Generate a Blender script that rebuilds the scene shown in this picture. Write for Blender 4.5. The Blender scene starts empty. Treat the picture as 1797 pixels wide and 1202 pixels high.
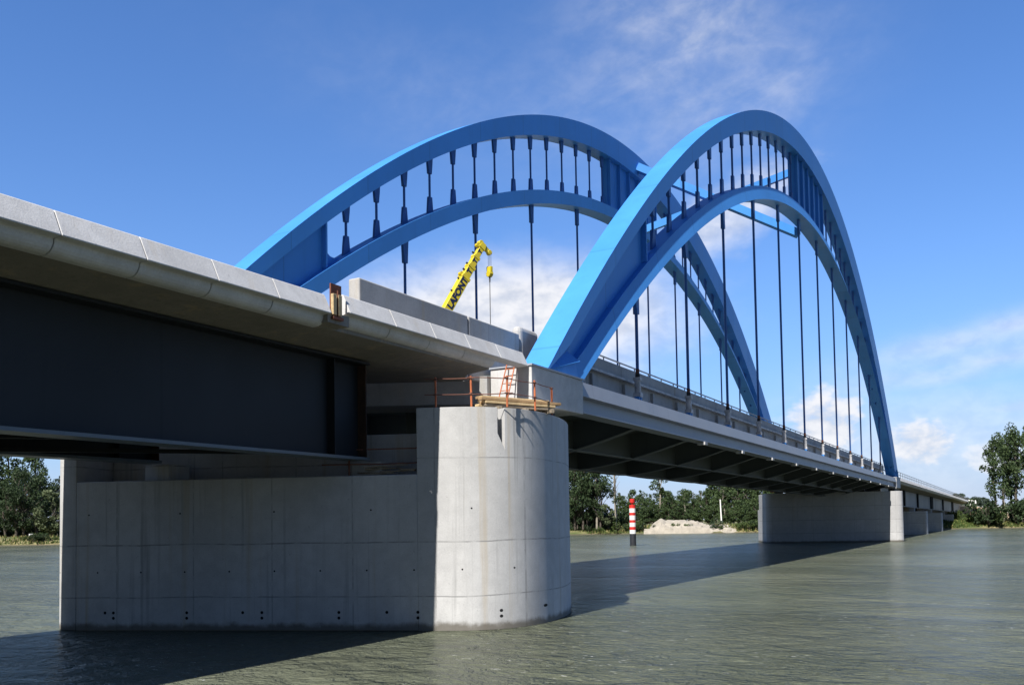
import bpy, math, random
from mathutils import Vector, Matrix, noise as mnoise
R = math.radians
random.seed(7)
scene = bpy.context.scene
COL = scene.collection

# ------------------------------------------------------------------ camera
CAM_H = 3.4116
AL, PI_, RO = 0.5132, 0.0439, 0.0161          # heading left of the bridge axis, pitch, roll
r0 = Vector((math.cos(AL), math.sin(AL), 0))
fw = Vector((-math.sin(AL) * math.cos(PI_), math.cos(AL) * math.cos(PI_), math.sin(PI_)))
u0 = r0.cross(fw)
rt = math.cos(RO) * r0 - math.sin(RO) * u0
up = math.sin(RO) * r0 + math.cos(RO) * u0
cd = bpy.data.cameras.new("camera")
cam = bpy.data.objects.new("camera", cd)
COL.objects.link(cam)
cam.matrix_world = Matrix(((rt.x, up.x, -fw.x, 0), (rt.y, up.y, -fw.y, 0), (rt.z, up.z, -fw.z, CAM_H), (0, 0, 0, 1)))
cd.sensor_width = 36.0
cd.lens = 36.0 * 1600 / 1797
cd.shift_y = (846.76 - 601) / 1797
cd.clip_start = 0.1
cd.clip_end = 20000
scene.camera = cam

# ------------------------------------------------------------------ light
SUN = Vector((0.026, -0.67, 0.74)).normalized()
sl = bpy.data.lights.new("sun", 'SUN')
sl.energy = 5.0
sl.angle = R(0.5)
sl.color = (1.0, 0.965, 0.915)
so = bpy.data.objects.new("sun", sl)
so.rotation_euler = SUN.to_track_quat('Z', 'Y').to_euler()
COL.objects.link(so)

w = bpy.data.worlds.new("World")
scene.world = w
w.use_nodes = True
NT = w.node_tree
NT.nodes.clear()


class G:
    """tiny node-graph helper"""
    def __init__(s, t): s.t = t
    def n(s, typ, **kw):
        o = s.t.nodes.new(typ)
        for k, v in kw.items(): setattr(o, k, v)
        return o
    def put(s, sock, v):
        if v is None: return
        if hasattr(v, 'is_linked') or isinstance(v, bpy.types.NodeSocket): s.t.links.new(v, sock)
        else:
            try: sock.default_value = v
            except Exception: sock.default_value = (*v, 1.0)
    def m(s, op, a, b=None, c=None, clamp=False):
        o = s.n('ShaderNodeMath', operation=op, use_clamp=clamp)
        for i, v in enumerate((a, b, c)): s.put(o.inputs[i], v)
        return o.outputs[0]
    def mix(s, f, a, b, blend='MIX'):
        o = s.n('ShaderNodeMix', data_type='RGBA', blend_type=blend)
        s.put(o.inputs[0], f)
        for i, v in ((6, a), (7, b)):
            if isinstance(v, tuple) and len(v) == 3: v = (*v, 1.0)
            s.put(o.inputs[i], v)
        return o.outputs[2]
    def ramp(s, f, lo, hi, smooth=True):
        o = s.n('ShaderNodeMapRange', interpolation_type='SMOOTHSTEP' if smooth else 'LINEAR')
        s.put(o.inputs[0], f); o.inputs[1].default_value = lo; o.inputs[2].default_value = hi
        return o.outputs[0]
    def noise(s, vec, scale, detail=3.0, rough=0.5, dist=0.0):
        o = s.n('ShaderNodeTexNoise')
        s.put(o.inputs['Vector'], vec); o.inputs['Scale'].default_value = scale
        o.inputs['Detail'].default_value = detail; o.inputs['Roughness'].default_value = rough
        o.inputs['Distortion'].default_value = dist
        return o.outputs[0]
    def mul(s, vec, v3):
        o = s.n('ShaderNodeVectorMath', operation='MULTIPLY')
        s.put(o.inputs[0], vec); o.inputs[1].default_value = v3
        return o.outputs[0]
    def xyz(s, vec):
        o = s.n('ShaderNodeSeparateXYZ'); s.put(o.inputs[0], vec); return o.outputs
    def comb(s, x, y, z):
        o = s.n('ShaderNodeCombineXYZ')
        for i, v in enumerate((x, y, z)): s.put(o.inputs[i], v)
        return o.outputs[0]


g = G(NT)
sky = g.n('ShaderNodeTexSky', sky_type='NISHITA', sun_disc=False)
sky.sun_elevation = math.asin(SUN.z)
sky.sun_rotation = math.atan2(SUN.x, SUN.y)
sky.altitude = 0
sky.air_density = 1.0
sky.dust_density = 0.6
sky.ozone_density = 3.0
SKY_STRENGTH = 0.13
tc = g.n('ShaderNodeTexCoord')
dx, dy, dz = g.xyz(tc.outputs['Generated'])
az = g.m('MULTIPLY', g.m('ARCTAN2', dx, dy), 57.2958)
el = g.m('MULTIPLY', g.m('ARCSINE', dz), 57.2958)


def blob(a0, e0, sa, se, tilt=0.0):
    """elliptical cloud patch round a compass direction (degrees)"""
    a = g.m('SUBTRACT', az, a0); e = g.m('SUBTRACT', el, e0)
    ct, st = math.cos(R(tilt)), math.sin(R(tilt))
    p = g.m('ADD', g.m('MULTIPLY', a, ct), g.m('MULTIPLY', e, st))
    q = g.m('SUBTRACT', g.m('MULTIPLY', e, ct), g.m('MULTIPLY', a, st))
    d = g.m('ADD', g.m('POWER', g.m('DIVIDE', p, sa), 2.0), g.m('POWER', g.m('DIVIDE', q, se), 2.0))
    return d


def gauss(d): return g.m('EXPONENT', g.m('MULTIPLY', d, -1.0))


ae = g.comb(az, el, 0.0)
wisp = g.noise(g.mul(g.comb(g.m('ADD', g.m('MULTIPLY', az, .9), g.m('MULTIPLY', el, .5)), g.m('SUBTRACT', g.m('MULTIPLY', el, .9), g.m('MULTIPLY', az, .5)), 0.0), (0.16, 0.34, 1)), 1.0, 8.0, 0.60, 0.5)
fine = g.noise(g.mul(ae, (0.30, 0.55, 1)), 1.0, 6.0, 0.6, 0.3)
cum = g.noise(g.mul(ae, (0.62, 0.95, 1)), 1.0, 7.0, 0.55, 0.2)
soft = g.noise(g.mul(ae, (0.10, 0.28, 1)), 1.0, 4.0, 0.5, 0.2)
# high wispy cirrus
cir = g.m('ADD', gauss(blob(-17.5, 28.5, 6.5, 5.0, -12)), g.m('MULTIPLY', gauss(blob(-29, 24.5, 12, 3.2, -12)), 0.30))
cir = g.m('ADD', cir, g.m('MULTIPLY', gauss(blob(-12.5, 24.5, 5, 2.0, 20)), 0.35))
cir = g.m('MULTIPLY', cir, g.m('ADD', .22, g.m('MULTIPLY', g.ramp(g.m('ADD', g.m('MULTIPLY', wisp, .5), g.m('MULTIPLY', fine, .5)), 0.34, 0.74), .78)))
cir = g.m('MULTIPLY', cir, 0.52)
# soft white bank seen under the far arch
bank = g.m('MULTIPLY', g.ramp(g.m('ADD', gauss(blob(-30.0, 12.2, 12.0, 4.3, 3)), g.m('MULTIPLY', g.m('SUBTRACT', fine, .5), .26)), 0.14, 0.80), 0.96)
bank2 = g.m('MULTIPLY', g.ramp(g.m('ADD', gauss(blob(-15.5, 18.2, 6.0, 2.4, 28)), g.m('MULTIPLY', g.m('SUBTRACT', fine, .5), .7)), 0.30, 1.05), 0.75)
# cumulus low over the far bank
def cumul(a0, e0, sa, se, k=1.0):
    d = blob(a0, e0, sa, se)
    return g.m('MULTIPLY', g.ramp(g.m('ADD', g.m('SUBTRACT', 1.0, d), g.m('MULTIPLY', g.m('SUBTRACT', cum, .5), 2.1)), 0.10, 0.95), k)
cu = g.m('MAXIMUM', cumul(-10.4, 5.5, 3.0, 2.7, 0.95), cumul(-5.2, 4.2, 2.6, 1.9, 0.9))
cu = g.m('MAXIMUM', cu, cumul(-1.3, 3.2, 2.4, 1.3, 0.7))
cu = g.m('MAXIMUM', cu, cumul(6, 4.2, 5, 2.0, 0.8))
cu = g.m('MAXIMUM', cu, g.m('MULTIPLY', g.ramp(g.m('ADD', gauss(blob(-5.5, 4.2, 9.5, 3.6, 2)), g.m('MULTIPLY', g.m('SUBTRACT', soft, .5), .8)), .15, 1.1), 0.42))
# long streaks at the right
st = g.m('ADD', gauss(blob(-1.5, 10.1, 6.5, 0.75, 9)), gauss(blob(-3.4, 8.2, 7.5, 0.75, 8)))
st = g.m('ADD', st, g.m('MULTIPLY', gauss(blob(0.6, 6.0, 4.0, 0.5, 6)), 0.8))
st = g.m('MULTIPLY', g.m('MULTIPLY', st, g.ramp(soft, 0.25, 0.6)), 0.55)
# pale air towards the horizon
hz = g.m('MULTIPLY', g.m('EXPONENT', g.m('MULTIPLY', g.m('MAXIMUM', el, 0.0), -0.12)), 0.86)
cover = g.m('MAXIMUM', g.m('MAXIMUM', cir, bank), g.m('MAXIMUM', bank2, g.m('MAXIMUM', cu, st)))
hs = g.n('ShaderNodeHueSaturation')
hs.inputs['Saturation'].default_value = 1.0
hs.inputs['Value'].default_value = 1.0
north = g.ramp(dy, -0.40, 0.42)  # southern sky dimmed to deepen the shade, northern sky kept brighter
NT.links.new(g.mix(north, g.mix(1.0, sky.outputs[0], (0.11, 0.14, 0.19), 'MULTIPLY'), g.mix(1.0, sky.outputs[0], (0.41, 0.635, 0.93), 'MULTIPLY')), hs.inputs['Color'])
SK = SKY_STRENGTH
cloud_sh = g.mix(g.ramp(cum, .3, .65), (0.42 / SK, 0.45 / SK, 0.52 / SK), (0.61 / SK, 0.61 / SK, 0.63 / SK))
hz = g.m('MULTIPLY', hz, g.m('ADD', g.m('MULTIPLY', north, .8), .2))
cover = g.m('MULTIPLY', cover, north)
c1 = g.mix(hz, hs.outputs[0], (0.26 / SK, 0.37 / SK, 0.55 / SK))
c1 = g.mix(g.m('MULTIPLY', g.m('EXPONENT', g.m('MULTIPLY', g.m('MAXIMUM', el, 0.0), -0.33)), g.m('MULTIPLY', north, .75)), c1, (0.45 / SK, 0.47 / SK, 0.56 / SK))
c2 = g.mix(cover, c1, cloud_sh)
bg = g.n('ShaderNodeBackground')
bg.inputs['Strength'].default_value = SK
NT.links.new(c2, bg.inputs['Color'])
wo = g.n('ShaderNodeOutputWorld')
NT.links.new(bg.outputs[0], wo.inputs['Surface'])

vs = scene.view_settings
vs.view_transform = 'Standard'
vs.look = 'None'
vs.exposure = 0.64
vs.gamma = 1.0
scene.cycles.max_bounces = 6
scene.cycles.diffuse_bounces = 3
scene.cycles.glossy_bounces = 3


# ------------------------------------------------------------------ materials
def newmat(name):
    m = bpy.data.materials.new(name); m.use_nodes = True
    t = m.node_tree; t.nodes.clear()
    q = G(t)
    b = q.n('ShaderNodeBsdfPrincipled'); o = q.n('ShaderNodeOutputMaterial')
    t.links.new(b.outputs[0], o.inputs[0])
    return m, q, b


def bump(q, b, h, strength, dist=0.02):
    k = q.n('ShaderNodeBump'); k.inputs['Strength'].default_value = strength; k.inputs['Distance'].default_value = dist
    q.put(k.inputs['Height'], h); q.t.links.new(k.outputs[0], b.inputs['Normal'])


def plain(name, c, rough=0.6, var=0.18, scale=1.5, metal=0.0, spec=0.5, bmp=0.0):
    m, q, b = newmat(name)
    t = q.n('ShaderNodeTexCoord').outputs['Object']
    f = q.m('ADD', q.m('MULTIPLY', q.noise(t, scale, 4), .6), q.m('MULTIPLY', q.noise(t, scale * 9, 3), .4))
    lo = tuple(x * (1 - var) for x in c); hi = tuple(min(1, x * (1 + var)) for x in c)
    q.put(b.inputs['Base Color'], q.mix(q.ramp(f, .3, .7), lo, hi))
    b.inputs['Roughness'].default_value = rough; b.inputs['Metallic'].default_value = metal
    b.inputs['Specular IOR Level'].default_value = spec
    if bmp: bump(q, b, f, bmp)
    return m


def concrete(name, c, joints=None, vstep=0.0, holes=False, stain=0.5, wet=False, warm=(0.42, 0.33, 0.20)):
    m, q, b = newmat(name)
    t = q.n('ShaderNodeTexCoord').outputs['Object']
    x, y, z = q.xyz(t)
    big = q.noise(t, 0.35, 5, .6); mid = q.noise(t, 2.2, 4, .6); fin = q.noise(t, 22, 3, .6)
    f = q.m('ADD', q.m('ADD', q.m('MULTIPLY', big, .45), q.m('MULTIPLY', mid, .3)), q.m('MULTIPLY', fin, .25))
    col = q.mix(q.ramp(f, .33, .68), tuple(v * .78 for v in c), tuple(min(1, v * 1.12) for v in c))
    oi = q.n('ShaderNodeObjectInfo')
    col = q.mix(q.m('MULTIPLY', oi.outputs['Random'], .16), col, tuple(v * .62 for v in c))
    # run-off streaks
    s = q.noise(q.mul(t, (1.6, 1.6, .05)), 1.0, 5, .65)
    col = q.mix(q.m('MULTIPLY', q.ramp(s, .54, .70), .55 * stain), col, warm)
    s2 = q.noise(q.mul(t, (5.5, 5.5, .10)), 1.0, 4, .6)
    col = q.mix(q.m('MULTIPLY', q.m('MULTIPLY', q.ramp(s2, .53, .72), q.ramp(big, .40, .62)), .70 * stain), col, tuple(v * .45 for v in c))
    pores = q.ramp(q.noise(t, 9, 2, .5), .70, .76)
    col = q.mix(q.m('MULTIPLY', pores, .35), col, tuple(v * .4 for v in c))
    wob = q.m('MULTIPLY', q.m('SUBTRACT', q.noise(q.mul(t, (1, 1, .2)), .35, 4), .5), .16)
    if joints:
        zz = q.m('ADD', z, wob)
        for L, wd, k in joints:
            d = q.m('ABSOLUTE', q.m('SUBTRACT', zz, L))
            ln = q.m('SUBTRACT', 1.0, q.ramp(d, wd * .3, wd))
            ln = q.m('MULTIPLY', ln, q.ramp(mid, .3, .6))
            col = q.mix(q.m('MULTIPLY', ln, k), col, tuple(v * .38 for v in c))
            tone = q.m('MULTIPLY', q.ramp(q.m('SUBTRACT', zz, L), -.02, .02), .05)
            col = q.mix(tone, col, tuple(v * .6 for v in c))
    if vstep:
        cell = q.n('ShaderNodeTexWhiteNoise', noise_dimensions='2D')
        lev = q.m('ADD', q.m('ADD', q.m('GREATER_THAN', z, joints[0][0]), q.m('GREATER_THAN', z, joints[1][0])), q.m('GREATER_THAN', z, joints[2][0]))
        q.put(cell.inputs[0], q.comb(q.m('FLOOR', q.m('DIVIDE', x, vstep)), lev, 0.0))
        col = q.mix(q.m('MULTIPLY', cell.outputs[0], .22), col, tuple(v * .62 for v in c))
        mx = q.m('ABSOLUTE', q.m('SUBTRACT', q.m('FLOORED_MODULO', x, vstep), vstep * .5))
        ln = q.m('SUBTRACT', 1.0, q.ramp(mx, .012, .035))
        col = q.mix(q.m('MULTIPLY', ln, q.m('MULTIPLY', q.ramp(mid, .35, .6), .6)), col, tuple(v * .42 for v in c))
    if holes:
        for zl, st_, off in ((.60, 2.63, .3), (.42, 2.63, .3), (1.95, 1.57, .9), (.6, 4.9, 2.1), (3.9, 3.3, .2)):
            a = q.m('SUBTRACT', q.m('FLOORED_MODULO', q.m('ADD', x, off), st_), st_ * .5)
            e = q.m('SUBTRACT', z, zl)
            d = q.m('SQRT', q.m('ADD', q.m('MULTIPLY', a, a), q.m('MULTIPLY', e, e)))
            rad = .06 if zl < 1 else .035
            col = q.mix(q.m('SUBTRACT', 1.0, q.ramp(d, rad * .7, rad)), col, (.012, .012, .013))
    if wet:
        k = q.m('SUBTRACT', 1.0, q.ramp(q.m('ADD', z, q.m('MULTIPLY', q.m('SUBTRACT', mid, .5), .35)), .10, .32))
        col = q.mix(q.m('MULTIPLY', k, .8), col, (.10, .085, .06))
    q.put(b.inputs['Base Color'], col)
    b.inputs['Roughness'].default_value = .9
    b.inputs['Specular IOR Level'].default_value = .25
    bump(q, b, q.m('ADD', fin, q.m('MULTIPLY', mid, .8)), .25, .02)
    return m


def steel_paint(name, c, rough=0.38, dirt=0.25, seam=0.0, coat=0.0):
    m, q, b = newmat(name)
    t = q.n('ShaderNodeTexCoord').outputs['Object']
    f = q.noise(t, .25, 5, .6); s = q.noise(q.mul(t, (2.2, 2.2, .12)), 1.0, 4, .6)
    col = q.mix(q.ramp(f, .3, .7), tuple(v * .9 for v in c), tuple(min(1, v * 1.06) for v in c))
    col = q.mix(q.m('MULTIPLY', q.ramp(s, .55, .75), dirt), col, tuple(v * .72 for v in c))
    yy = q.xyz(t)[1]
    if seam:
        sg = q.m('FLOORED_MODULO', yy, seam)
        ln = q.m('SUBTRACT', 1.0, q.ramp(q.m('ABSOLUTE', q.m('SUBTRACT', sg, seam * .5)), .02, .06))
        wn = q.n('ShaderNodeTexWhiteNoise', noise_dimensions='1D'); q.put(wn.inputs['W'], q.m('FLOOR', q.m('ADD', q.m('DIVIDE', yy, seam), .5)))
        col = q.mix(q.m('MULTIPLY', wn.outputs[0], .16), col, tuple(min(1, v * 1.5 + .03) for v in c))
        col = q.mix(q.m('MULTIPLY', ln, .35), col, tuple(v * .5 for v in c))
    ch = q.ramp(q.noise(t, 3.0, 6, .7), .70, .74)
    col = q.mix(q.m('MULTIPLY', ch, .35), col, tuple(min(1, v * 1.5 + .06) for v in c))
    q.put(b.inputs['Base Color'], col)
    q.put(b.inputs['Roughness'], q.m('ADD', rough, q.m('MULTIPLY', q.m('SUBTRACT', f, .5), .3)))
    b.inputs['Specular IOR Level'].default_value = .35
    b.inputs['Coat Weight'].default_value = coat; b.inputs['Coat Roughness'].default_value = .5
    bump(q, b, q.noise(t, .9, 3, .5), .06, .03)
    return m


M = {}
M['blue'] = steel_paint('arch blue paint', (.046, .245, .645), .5, .3, 6.07, .2)
M['bluedark'] = steel_paint('hanger blue paint', (.030, .11, .34), .45)
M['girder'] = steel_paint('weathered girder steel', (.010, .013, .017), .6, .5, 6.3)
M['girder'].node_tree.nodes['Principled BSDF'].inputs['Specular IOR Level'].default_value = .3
M['flange_bounce'] = steel_paint('bounce-lit flange steel', (.11, .135, .16), .4, .5)  # paler than the web: water and sky bounce put into the colour
M['rustdark'] = plain('rust stained end plate', (.035, .017, .010), .8, .5, 1.5)
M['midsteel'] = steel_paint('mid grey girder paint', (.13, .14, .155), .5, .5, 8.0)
M['deckgrey'] = steel_paint('grey deck paint', (.32, .34, .38), .5, .4)
M['underside'] = steel_paint('underside grey green paint', (.12, .135, .135), .6, .4)
M['flange'] = steel_paint('lower flange paint', (.20, .215, .22), .55, .4)
M['pier'] = concrete('pier concrete', (.565, .56, .55), [(1.10, .03, .8), (2.85, .035, .85), (5.55, .03, .8)], 2.75, True, 1.0, True)
M['farpier'] = concrete('far pier concrete', (.52, .515, .51), [(1.3, .05, .8), (3.1, .05, .8), (5.0, .05, .7)], 2.75, False, .4, True)
M['precast'] = concrete('precast cornice concrete', (.56, .555, .55), None, 0, False, .3)
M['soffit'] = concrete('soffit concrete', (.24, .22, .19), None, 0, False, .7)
M['wall'] = concrete('parapet concrete', (.43, .425, .42), None, 0, False, .5)
M['block'] = concrete('end block concrete', (.56, .55, .54), None, 0, False, .25)
M['rust'] = plain('rusty steel plate', (.16, .055, .03), .85, .5, 3)
M['orange'] = plain('orange red safety paint', (.46, .13, .045), .6, .25, 4)
M['railrust'] = plain('rusty scaffold tube', (.14, .055, .035), .7, .4, 3)
M['wood'] = plain('weathered timber', (.33, .215, .11), .85, .35, 3, bmp=.3)
M['woodlight'] = plain('pale timber', (.50, .37, .20), .8, .3, 3)
M['woodgrey'] = plain('grey timber', (.27, .22, .16), .85, .35, 3)
M['anchor'] = plain('galvanised sleeve', (.42, .41, .41), .55, .35, 2.5)
M['rubber'] = plain('black collar', (.02, .018, .018), .7, .3, 3)
M['cranyel'] = plain('crane yellow paint', (.62, .49, .022), .42, .1, 2)
M['letter'] = plain('navy lettering', (.012, .018, .06), .5, .1, 2)
M['dark'] = plain('dark machinery', (.03, .03, .032), .6, .3, 3)
M['glass'] = plain('cab glass', (.03, .045, .055), .1, .1, 2)
M['cable'] = plain('wire rope', (.06, .055, .05), .6, .2, 2)
M['red'] = plain('beacon red paint', (.58, .028, .02), .45, .12, 2)
M['white'] = plain('beacon white paint', (.78, .77, .74), .5, .08, 2)
M['tar'] = plain('black tarred pile', (.022, .024, .03), .55, .3, 2)
M['sand'] = plain('pale gravel', (.34, .305, .25), .95, .22, .7, bmp=.8)
M['whitewall'] = plain('white render', (.72, .72, .70), .8, .06, .3)
M['roofgrey'] = plain('grey sheet roof', (.40, .42, .45), .6, .1, .3)
M['signwhite'] = plain('sign face', (.75, .76, .78), .5, .05, 1)
M['signblue'] = plain('sign border', (.05, .12, .35), .5, .05, 1)
M['bark'] = plain('bark', (.085, .07, .055), .95, .4, 2)
M['barkpale'] = plain('pale bark', (.28, .25, .20), .9, .3, 1.5)
M['netting'] = plain('orange site netting', (.70, .12, .04), .7, .2, 3)


def foliage(name, c, c2):
    m, q, b = newmat(name)
    geo = q.n('ShaderNodeNewGeometry'); oi = q.n('ShaderNodeObjectInfo')
    t = q.n('ShaderNodeTexCoord').outputs['Object']
    f = q.m('ADD', q.m('MULTIPLY', geo.outputs['Random Per Island'], .6), q.m('MULTIPLY', q.noise(t, .45, 3), .6))
    col = q.mix(q.ramp(f, .25, .95), c, c2)
    col = q.mix(q.m('MULTIPLY', oi.outputs['Random'], .35), col, tuple(v * .6 for v in c))
    q.put(b.inputs['Base Color'], col)
    b.inputs['Roughness'].default_value = .65; b.inputs['Specular IOR Level'].default_value = .3
    tr = q.n('ShaderNodeBsdfTranslucent'); q.put(tr.inputs[0], col)
    mx = q.n('ShaderNodeMixShader'); mx.inputs[0].default_value = .25
    o = [n for n in q.t.nodes if n.type == 'OUTPUT_MATERIAL'][0]
    q.t.links.new(b.outputs[0], mx.inputs[1]); q.t.links.new(tr.outputs[0], mx.inputs[2]); q.t.links.new(mx.outputs[0], o.inputs[0])
    return m


M['leaf_dark'] = foliage('dark leaves', (.028, .050, .022), (.060, .095, .035))
M['leaf_mid'] = foliage('mid green leaves', (.040, .070, .028), (.095, .14, .048))
M['leaf_pale'] = foliage('pale silvery leaves', (.085, .115, .055), (.17, .20, .10))
M['leaf_bush'] = foliage('bush leaves', (.050, .085, .026), (.12, .165, .045))
M['leaf_far'] = foliage('haze-tinted leaves', (.050, .075, .055), (.10, .135, .09))  # green paled and blued: haze painted into the leaf colour
M['dry'] = foliage('dry grass blades', (.15, .15, .05), (.34, .29, .12))
M['grassblade'] = foliage('green grass blades', (.055, .095, .022), (.15, .19, .05))

# water
m, q, b = newmat('turbid river water')
t = q.n('ShaderNodeTexCoord').outputs['Object']
nb = q.noise(q.mul(t, (.05, .05, 1)), 1.0, 4, .55)
col = q.mix(q.ramp(nb, .3, .7), (.104, .118, .080), (.150, .160, .112))
foam = q.ramp(q.noise(q.mul(t, (2.6, 6.5, 1)), 1.0, 4, .7, .5), .625, .665)
foam = q.m('MULTIPLY', foam, q.ramp(q.noise(t, .12, 3, .6), .44, .62))
col = q.mix(q.m('MULTIPLY', foam, .75), col, (.60, .61, .58))
q.put(b.inputs['Base Color'], col)
q.put(b.inputs['Roughness'], .24)
b.inputs['Specular IOR Level'].default_value = .17
b.inputs['IOR'].default_value = 1.333
w0 = q.noise(q.mul(t, (.20, .30, 1)), 1.0, 3, .5, .3)
w1 = q.noise(q.mul(t, (.70, .85, 1)), 1.0, 5, .64, .7)
w2 = q.noise(q.mul(t, (2.2, 3.6, 1)), 1.0, 4, .65, .6)
ruf = q.m('ADD', .55, q.m('MULTIPLY', q.ramp(q.noise(q.mul(t, (.035, .07, 1)), 1.0, 4, .6, .8), .35, .65), 1.0))
hgt = q.m('ADD', q.m('MULTIPLY', q.m('ADD', q.m('MULTIPLY', w1, 1.45), q.m('MULTIPLY', w2, .55)), ruf), q.m('MULTIPLY', w0, 1.0))
bump(q, b, hgt, 1.0, 1.0)
M['water'] = m

# ground
m, q, b = newmat('river bank ground')
t = q.n('ShaderNodeTexCoord').outputs['Object']
a = q.noise(t, .12, 5, .6); c_ = q.noise(t, 1.3, 4, .6)
col = q.mix(q.ramp(a, .4, .62), (.075, .10, .028), (.25, .215, .10))
col = q.mix(q.m('MULTIPLY', q.ramp(c_, .4, .7), .5), col, (.10, .085, .045))
z = q.xyz(t)[2]
col = q.mix(q.m('SUBTRACT', 1.0, q.ramp(z, .05, .30)), col, (.09, .075, .05))
q.put(b.inputs['Base Color'], col); b.inputs['Roughness'].default_value = .95
bump(q, b, c_, .6, .2)
M['ground'] = m
M['earth'] = plain('sandy embankment earth', (.36, .27, .16), .95, .35, .25, bmp=.6)


# ------------------------------------------------------------------ mesh helpers
class MB:
    def __init__(s): s.v = []; s.f = []; s.mi = []
    def add(s, vs, fs, mi=0):
        o = len(s.v); s.v += [tuple(p) for p in vs]
        for f in fs: s.f.append(tuple(i + o for i in f)); s.mi.append(mi)
    def box(s, a, b, mi=0):
        (x0, y0, z0), (x1, y1, z1) = a, b
        s.add([(x0, y0, z0), (x1, y0, z0), (x1, y1, z0), (x0, y1, z0), (x0, y0, z1), (x1, y0, z1), (x1, y1, z1), (x0, y1, z1)],
              [(3, 2, 1, 0), (4, 5, 6, 7), (0, 1, 5, 4), (1, 2, 6, 5), (2, 3, 7, 6), (3, 0, 4, 7)], mi)
    def frustum(s, c0, s0, c1, s1, mi=0, ax=(1, 0, 0), ay=(0, 1, 0)):
        """rectangular tapering bar from centre c0 (half sizes s0) to c1 (half sizes s1)"""
        ax = Vector(ax); ay = Vector(ay); vs = []
        for c, h in ((Vector(c0), s0), (Vector(c1), s1)):
            for sx, sy in ((-1, -1), (1, -1), (1, 1), (-1, 1)): vs.append(c + ax * h[0] * sx + ay * h[1] * sy)
        s.add(vs, [(3, 2, 1, 0), (4, 5, 6, 7), (0, 1, 5, 4), (1, 2, 6, 5), (2, 3, 7, 6), (3, 0, 4, 7)], mi)
    def tube(s, p, q_, r, r2=None, n=8, mi=0, cap=True):
        p = Vector(p); q_ = Vector(q_); d = q_ - p
        if d.length < 1e-6: return
        d.normalize(); a = d.orthogonal().normalized(); b_ = d.cross(a); r2 = r if r2 is None else r2
        vs = []
        for c, rr in ((p, r), (q_, r2)):
            for k in range(n):
                th = 2 * math.pi * k / n; vs.append(c + (a * math.cos(th) + b_ * math.sin(th)) * rr)
        fs = [(k, (k + 1) % n, n + (k + 1) % n, n + k) for k in range(n)]
        if cap: fs += [tuple(range(n - 1, -1, -1)), tuple(range(n, 2 * n))]
        s.add(vs, fs, mi)
    def bar(s, p, q_, w, h, mi=0):
        """square-section bar between two points, h measured upwards"""
        p = Vector(p); q_ = Vector(q_); d = (q_ - p).normalized()
        a = d.cross(Vector((0, 0, 1)))
        if a.length < 1e-4: a = Vector((1, 0, 0))
        a.normalize(); b_ = a.cross(d)
        s.frustum(p, (w / 2, h / 2), q_, (w / 2, h / 2), mi, a, b_)
    def sweep_y(s, prof, ys, zf=None, mi=0, xf=None, skew=0.0):
        """closed (x,z) profile extruded along y; zf(y) is added to z; skew shifts y with x"""
        n = len(prof); vs = []
        for y in ys:
            for x, z in prof: vs.append((x, y + skew * x, z + (zf(y) if zf else 0)))
        fs = []
        for j in range(len(ys) - 1):
            for i in range(n):
                k = (i + 1) % n
                fs.append((j * n + i, j * n + k, (j + 1) * n + k, (j + 1) * n + i))
        fs += [tuple(range(n - 1, -1, -1)), tuple(range((len(ys) - 1) * n, len(ys) * n))]
        s.add(vs, fs, mi)
    def prism(s, poly, z0, z1, mi=0):
        n = len(poly)
        s.add([(x, y, z0) for x, y in poly] + [(x, y, z1) for x, y in poly],
              [tuple(range(n - 1, -1, -1)), tuple(range(n, 2 * n))] + [(i, (i + 1) % n, n + (i + 1) % n, n + i) for i in range(n)], mi)
    def lathe(s, c, prof, n=16, mi=0):
        c = Vector(c); vs = []
        for r, z in prof:
            for k in range(n):
                th = 2 * math.pi * k / n; vs.append((c.x + r * math.cos(th), c.y + r * math.sin(th), c.z + z))
        fs = []
        for j in range(len(prof) - 1):
            for k in range(n): fs.append((j * n + k, j * n + (k + 1) % n, (j + 1) * n + (k + 1) % n, (j + 1) * n + k))
        fs += [tuple(range(n - 1, -1, -1)), tuple(range((len(prof) - 1) * n, len(prof) * n))]
        s.add(vs, fs, mi)
    def mesh(s, name, mats, smooth=False, fix=True):
        me = bpy.data.meshes.new(name); me.from_pydata(s.v, [], s.f)
        for mm in (mats if isinstance(mats, (list, tuple)) else [mats]): me.materials.append(mm)
        me.polygons.foreach_set('material_index', s.mi)
        if smooth: me.polygons.foreach_set('use_smooth', [True] * len(s.f))
        if fix:
            import bmesh
            bm = bmesh.new(); bm.from_mesh(me); bmesh.ops.recalc_face_normals(bm, faces=bm.faces); bm.to_mesh(me); bm.free()
        me.update()
        return me
    def obj(s, name, mats, parent=None, smooth=False, loc=None, rz=0.0, fix=True):
        o = bpy.data.objects.new(name, s.mesh(name, mats, smooth, fix)); COL.objects.link(o)
        if loc is not None: o.location = loc
        o.rotation_euler[2] = rz
        if parent is not None: o.parent = parent
        return o


def bevel(o, w=.02, seg=2):
    md = o.modifiers.new('bevel', 'BEVEL'); md.width = w; md.segments = seg; md.limit_method = 'ANGLE'; md.angle_limit = R(35)
    return o


def tag(o, label=None, cat=None, group=None, kind=None):
    if label: o['label'] = label
    if cat: o['category'] = cat
    if group: o['group'] = group
    if kind: o['kind'] = kind
    return o


def empty(name, loc=(0, 0, 0), rz=0.0):
    o = bpy.data.objects.new(name, None); COL.objects.link(o); o.location = loc; o.rotation_euler[2] = rz
    o.empty_display_size = .5
    return o


def ground_pt(u, Z):
    Z *= 1.035; X = (u - 898.5) / 1600 * Z
    return X * math.cos(AL) - Z * math.sin(AL), X * math.sin(AL) + Z * math.cos(AL)


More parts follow.
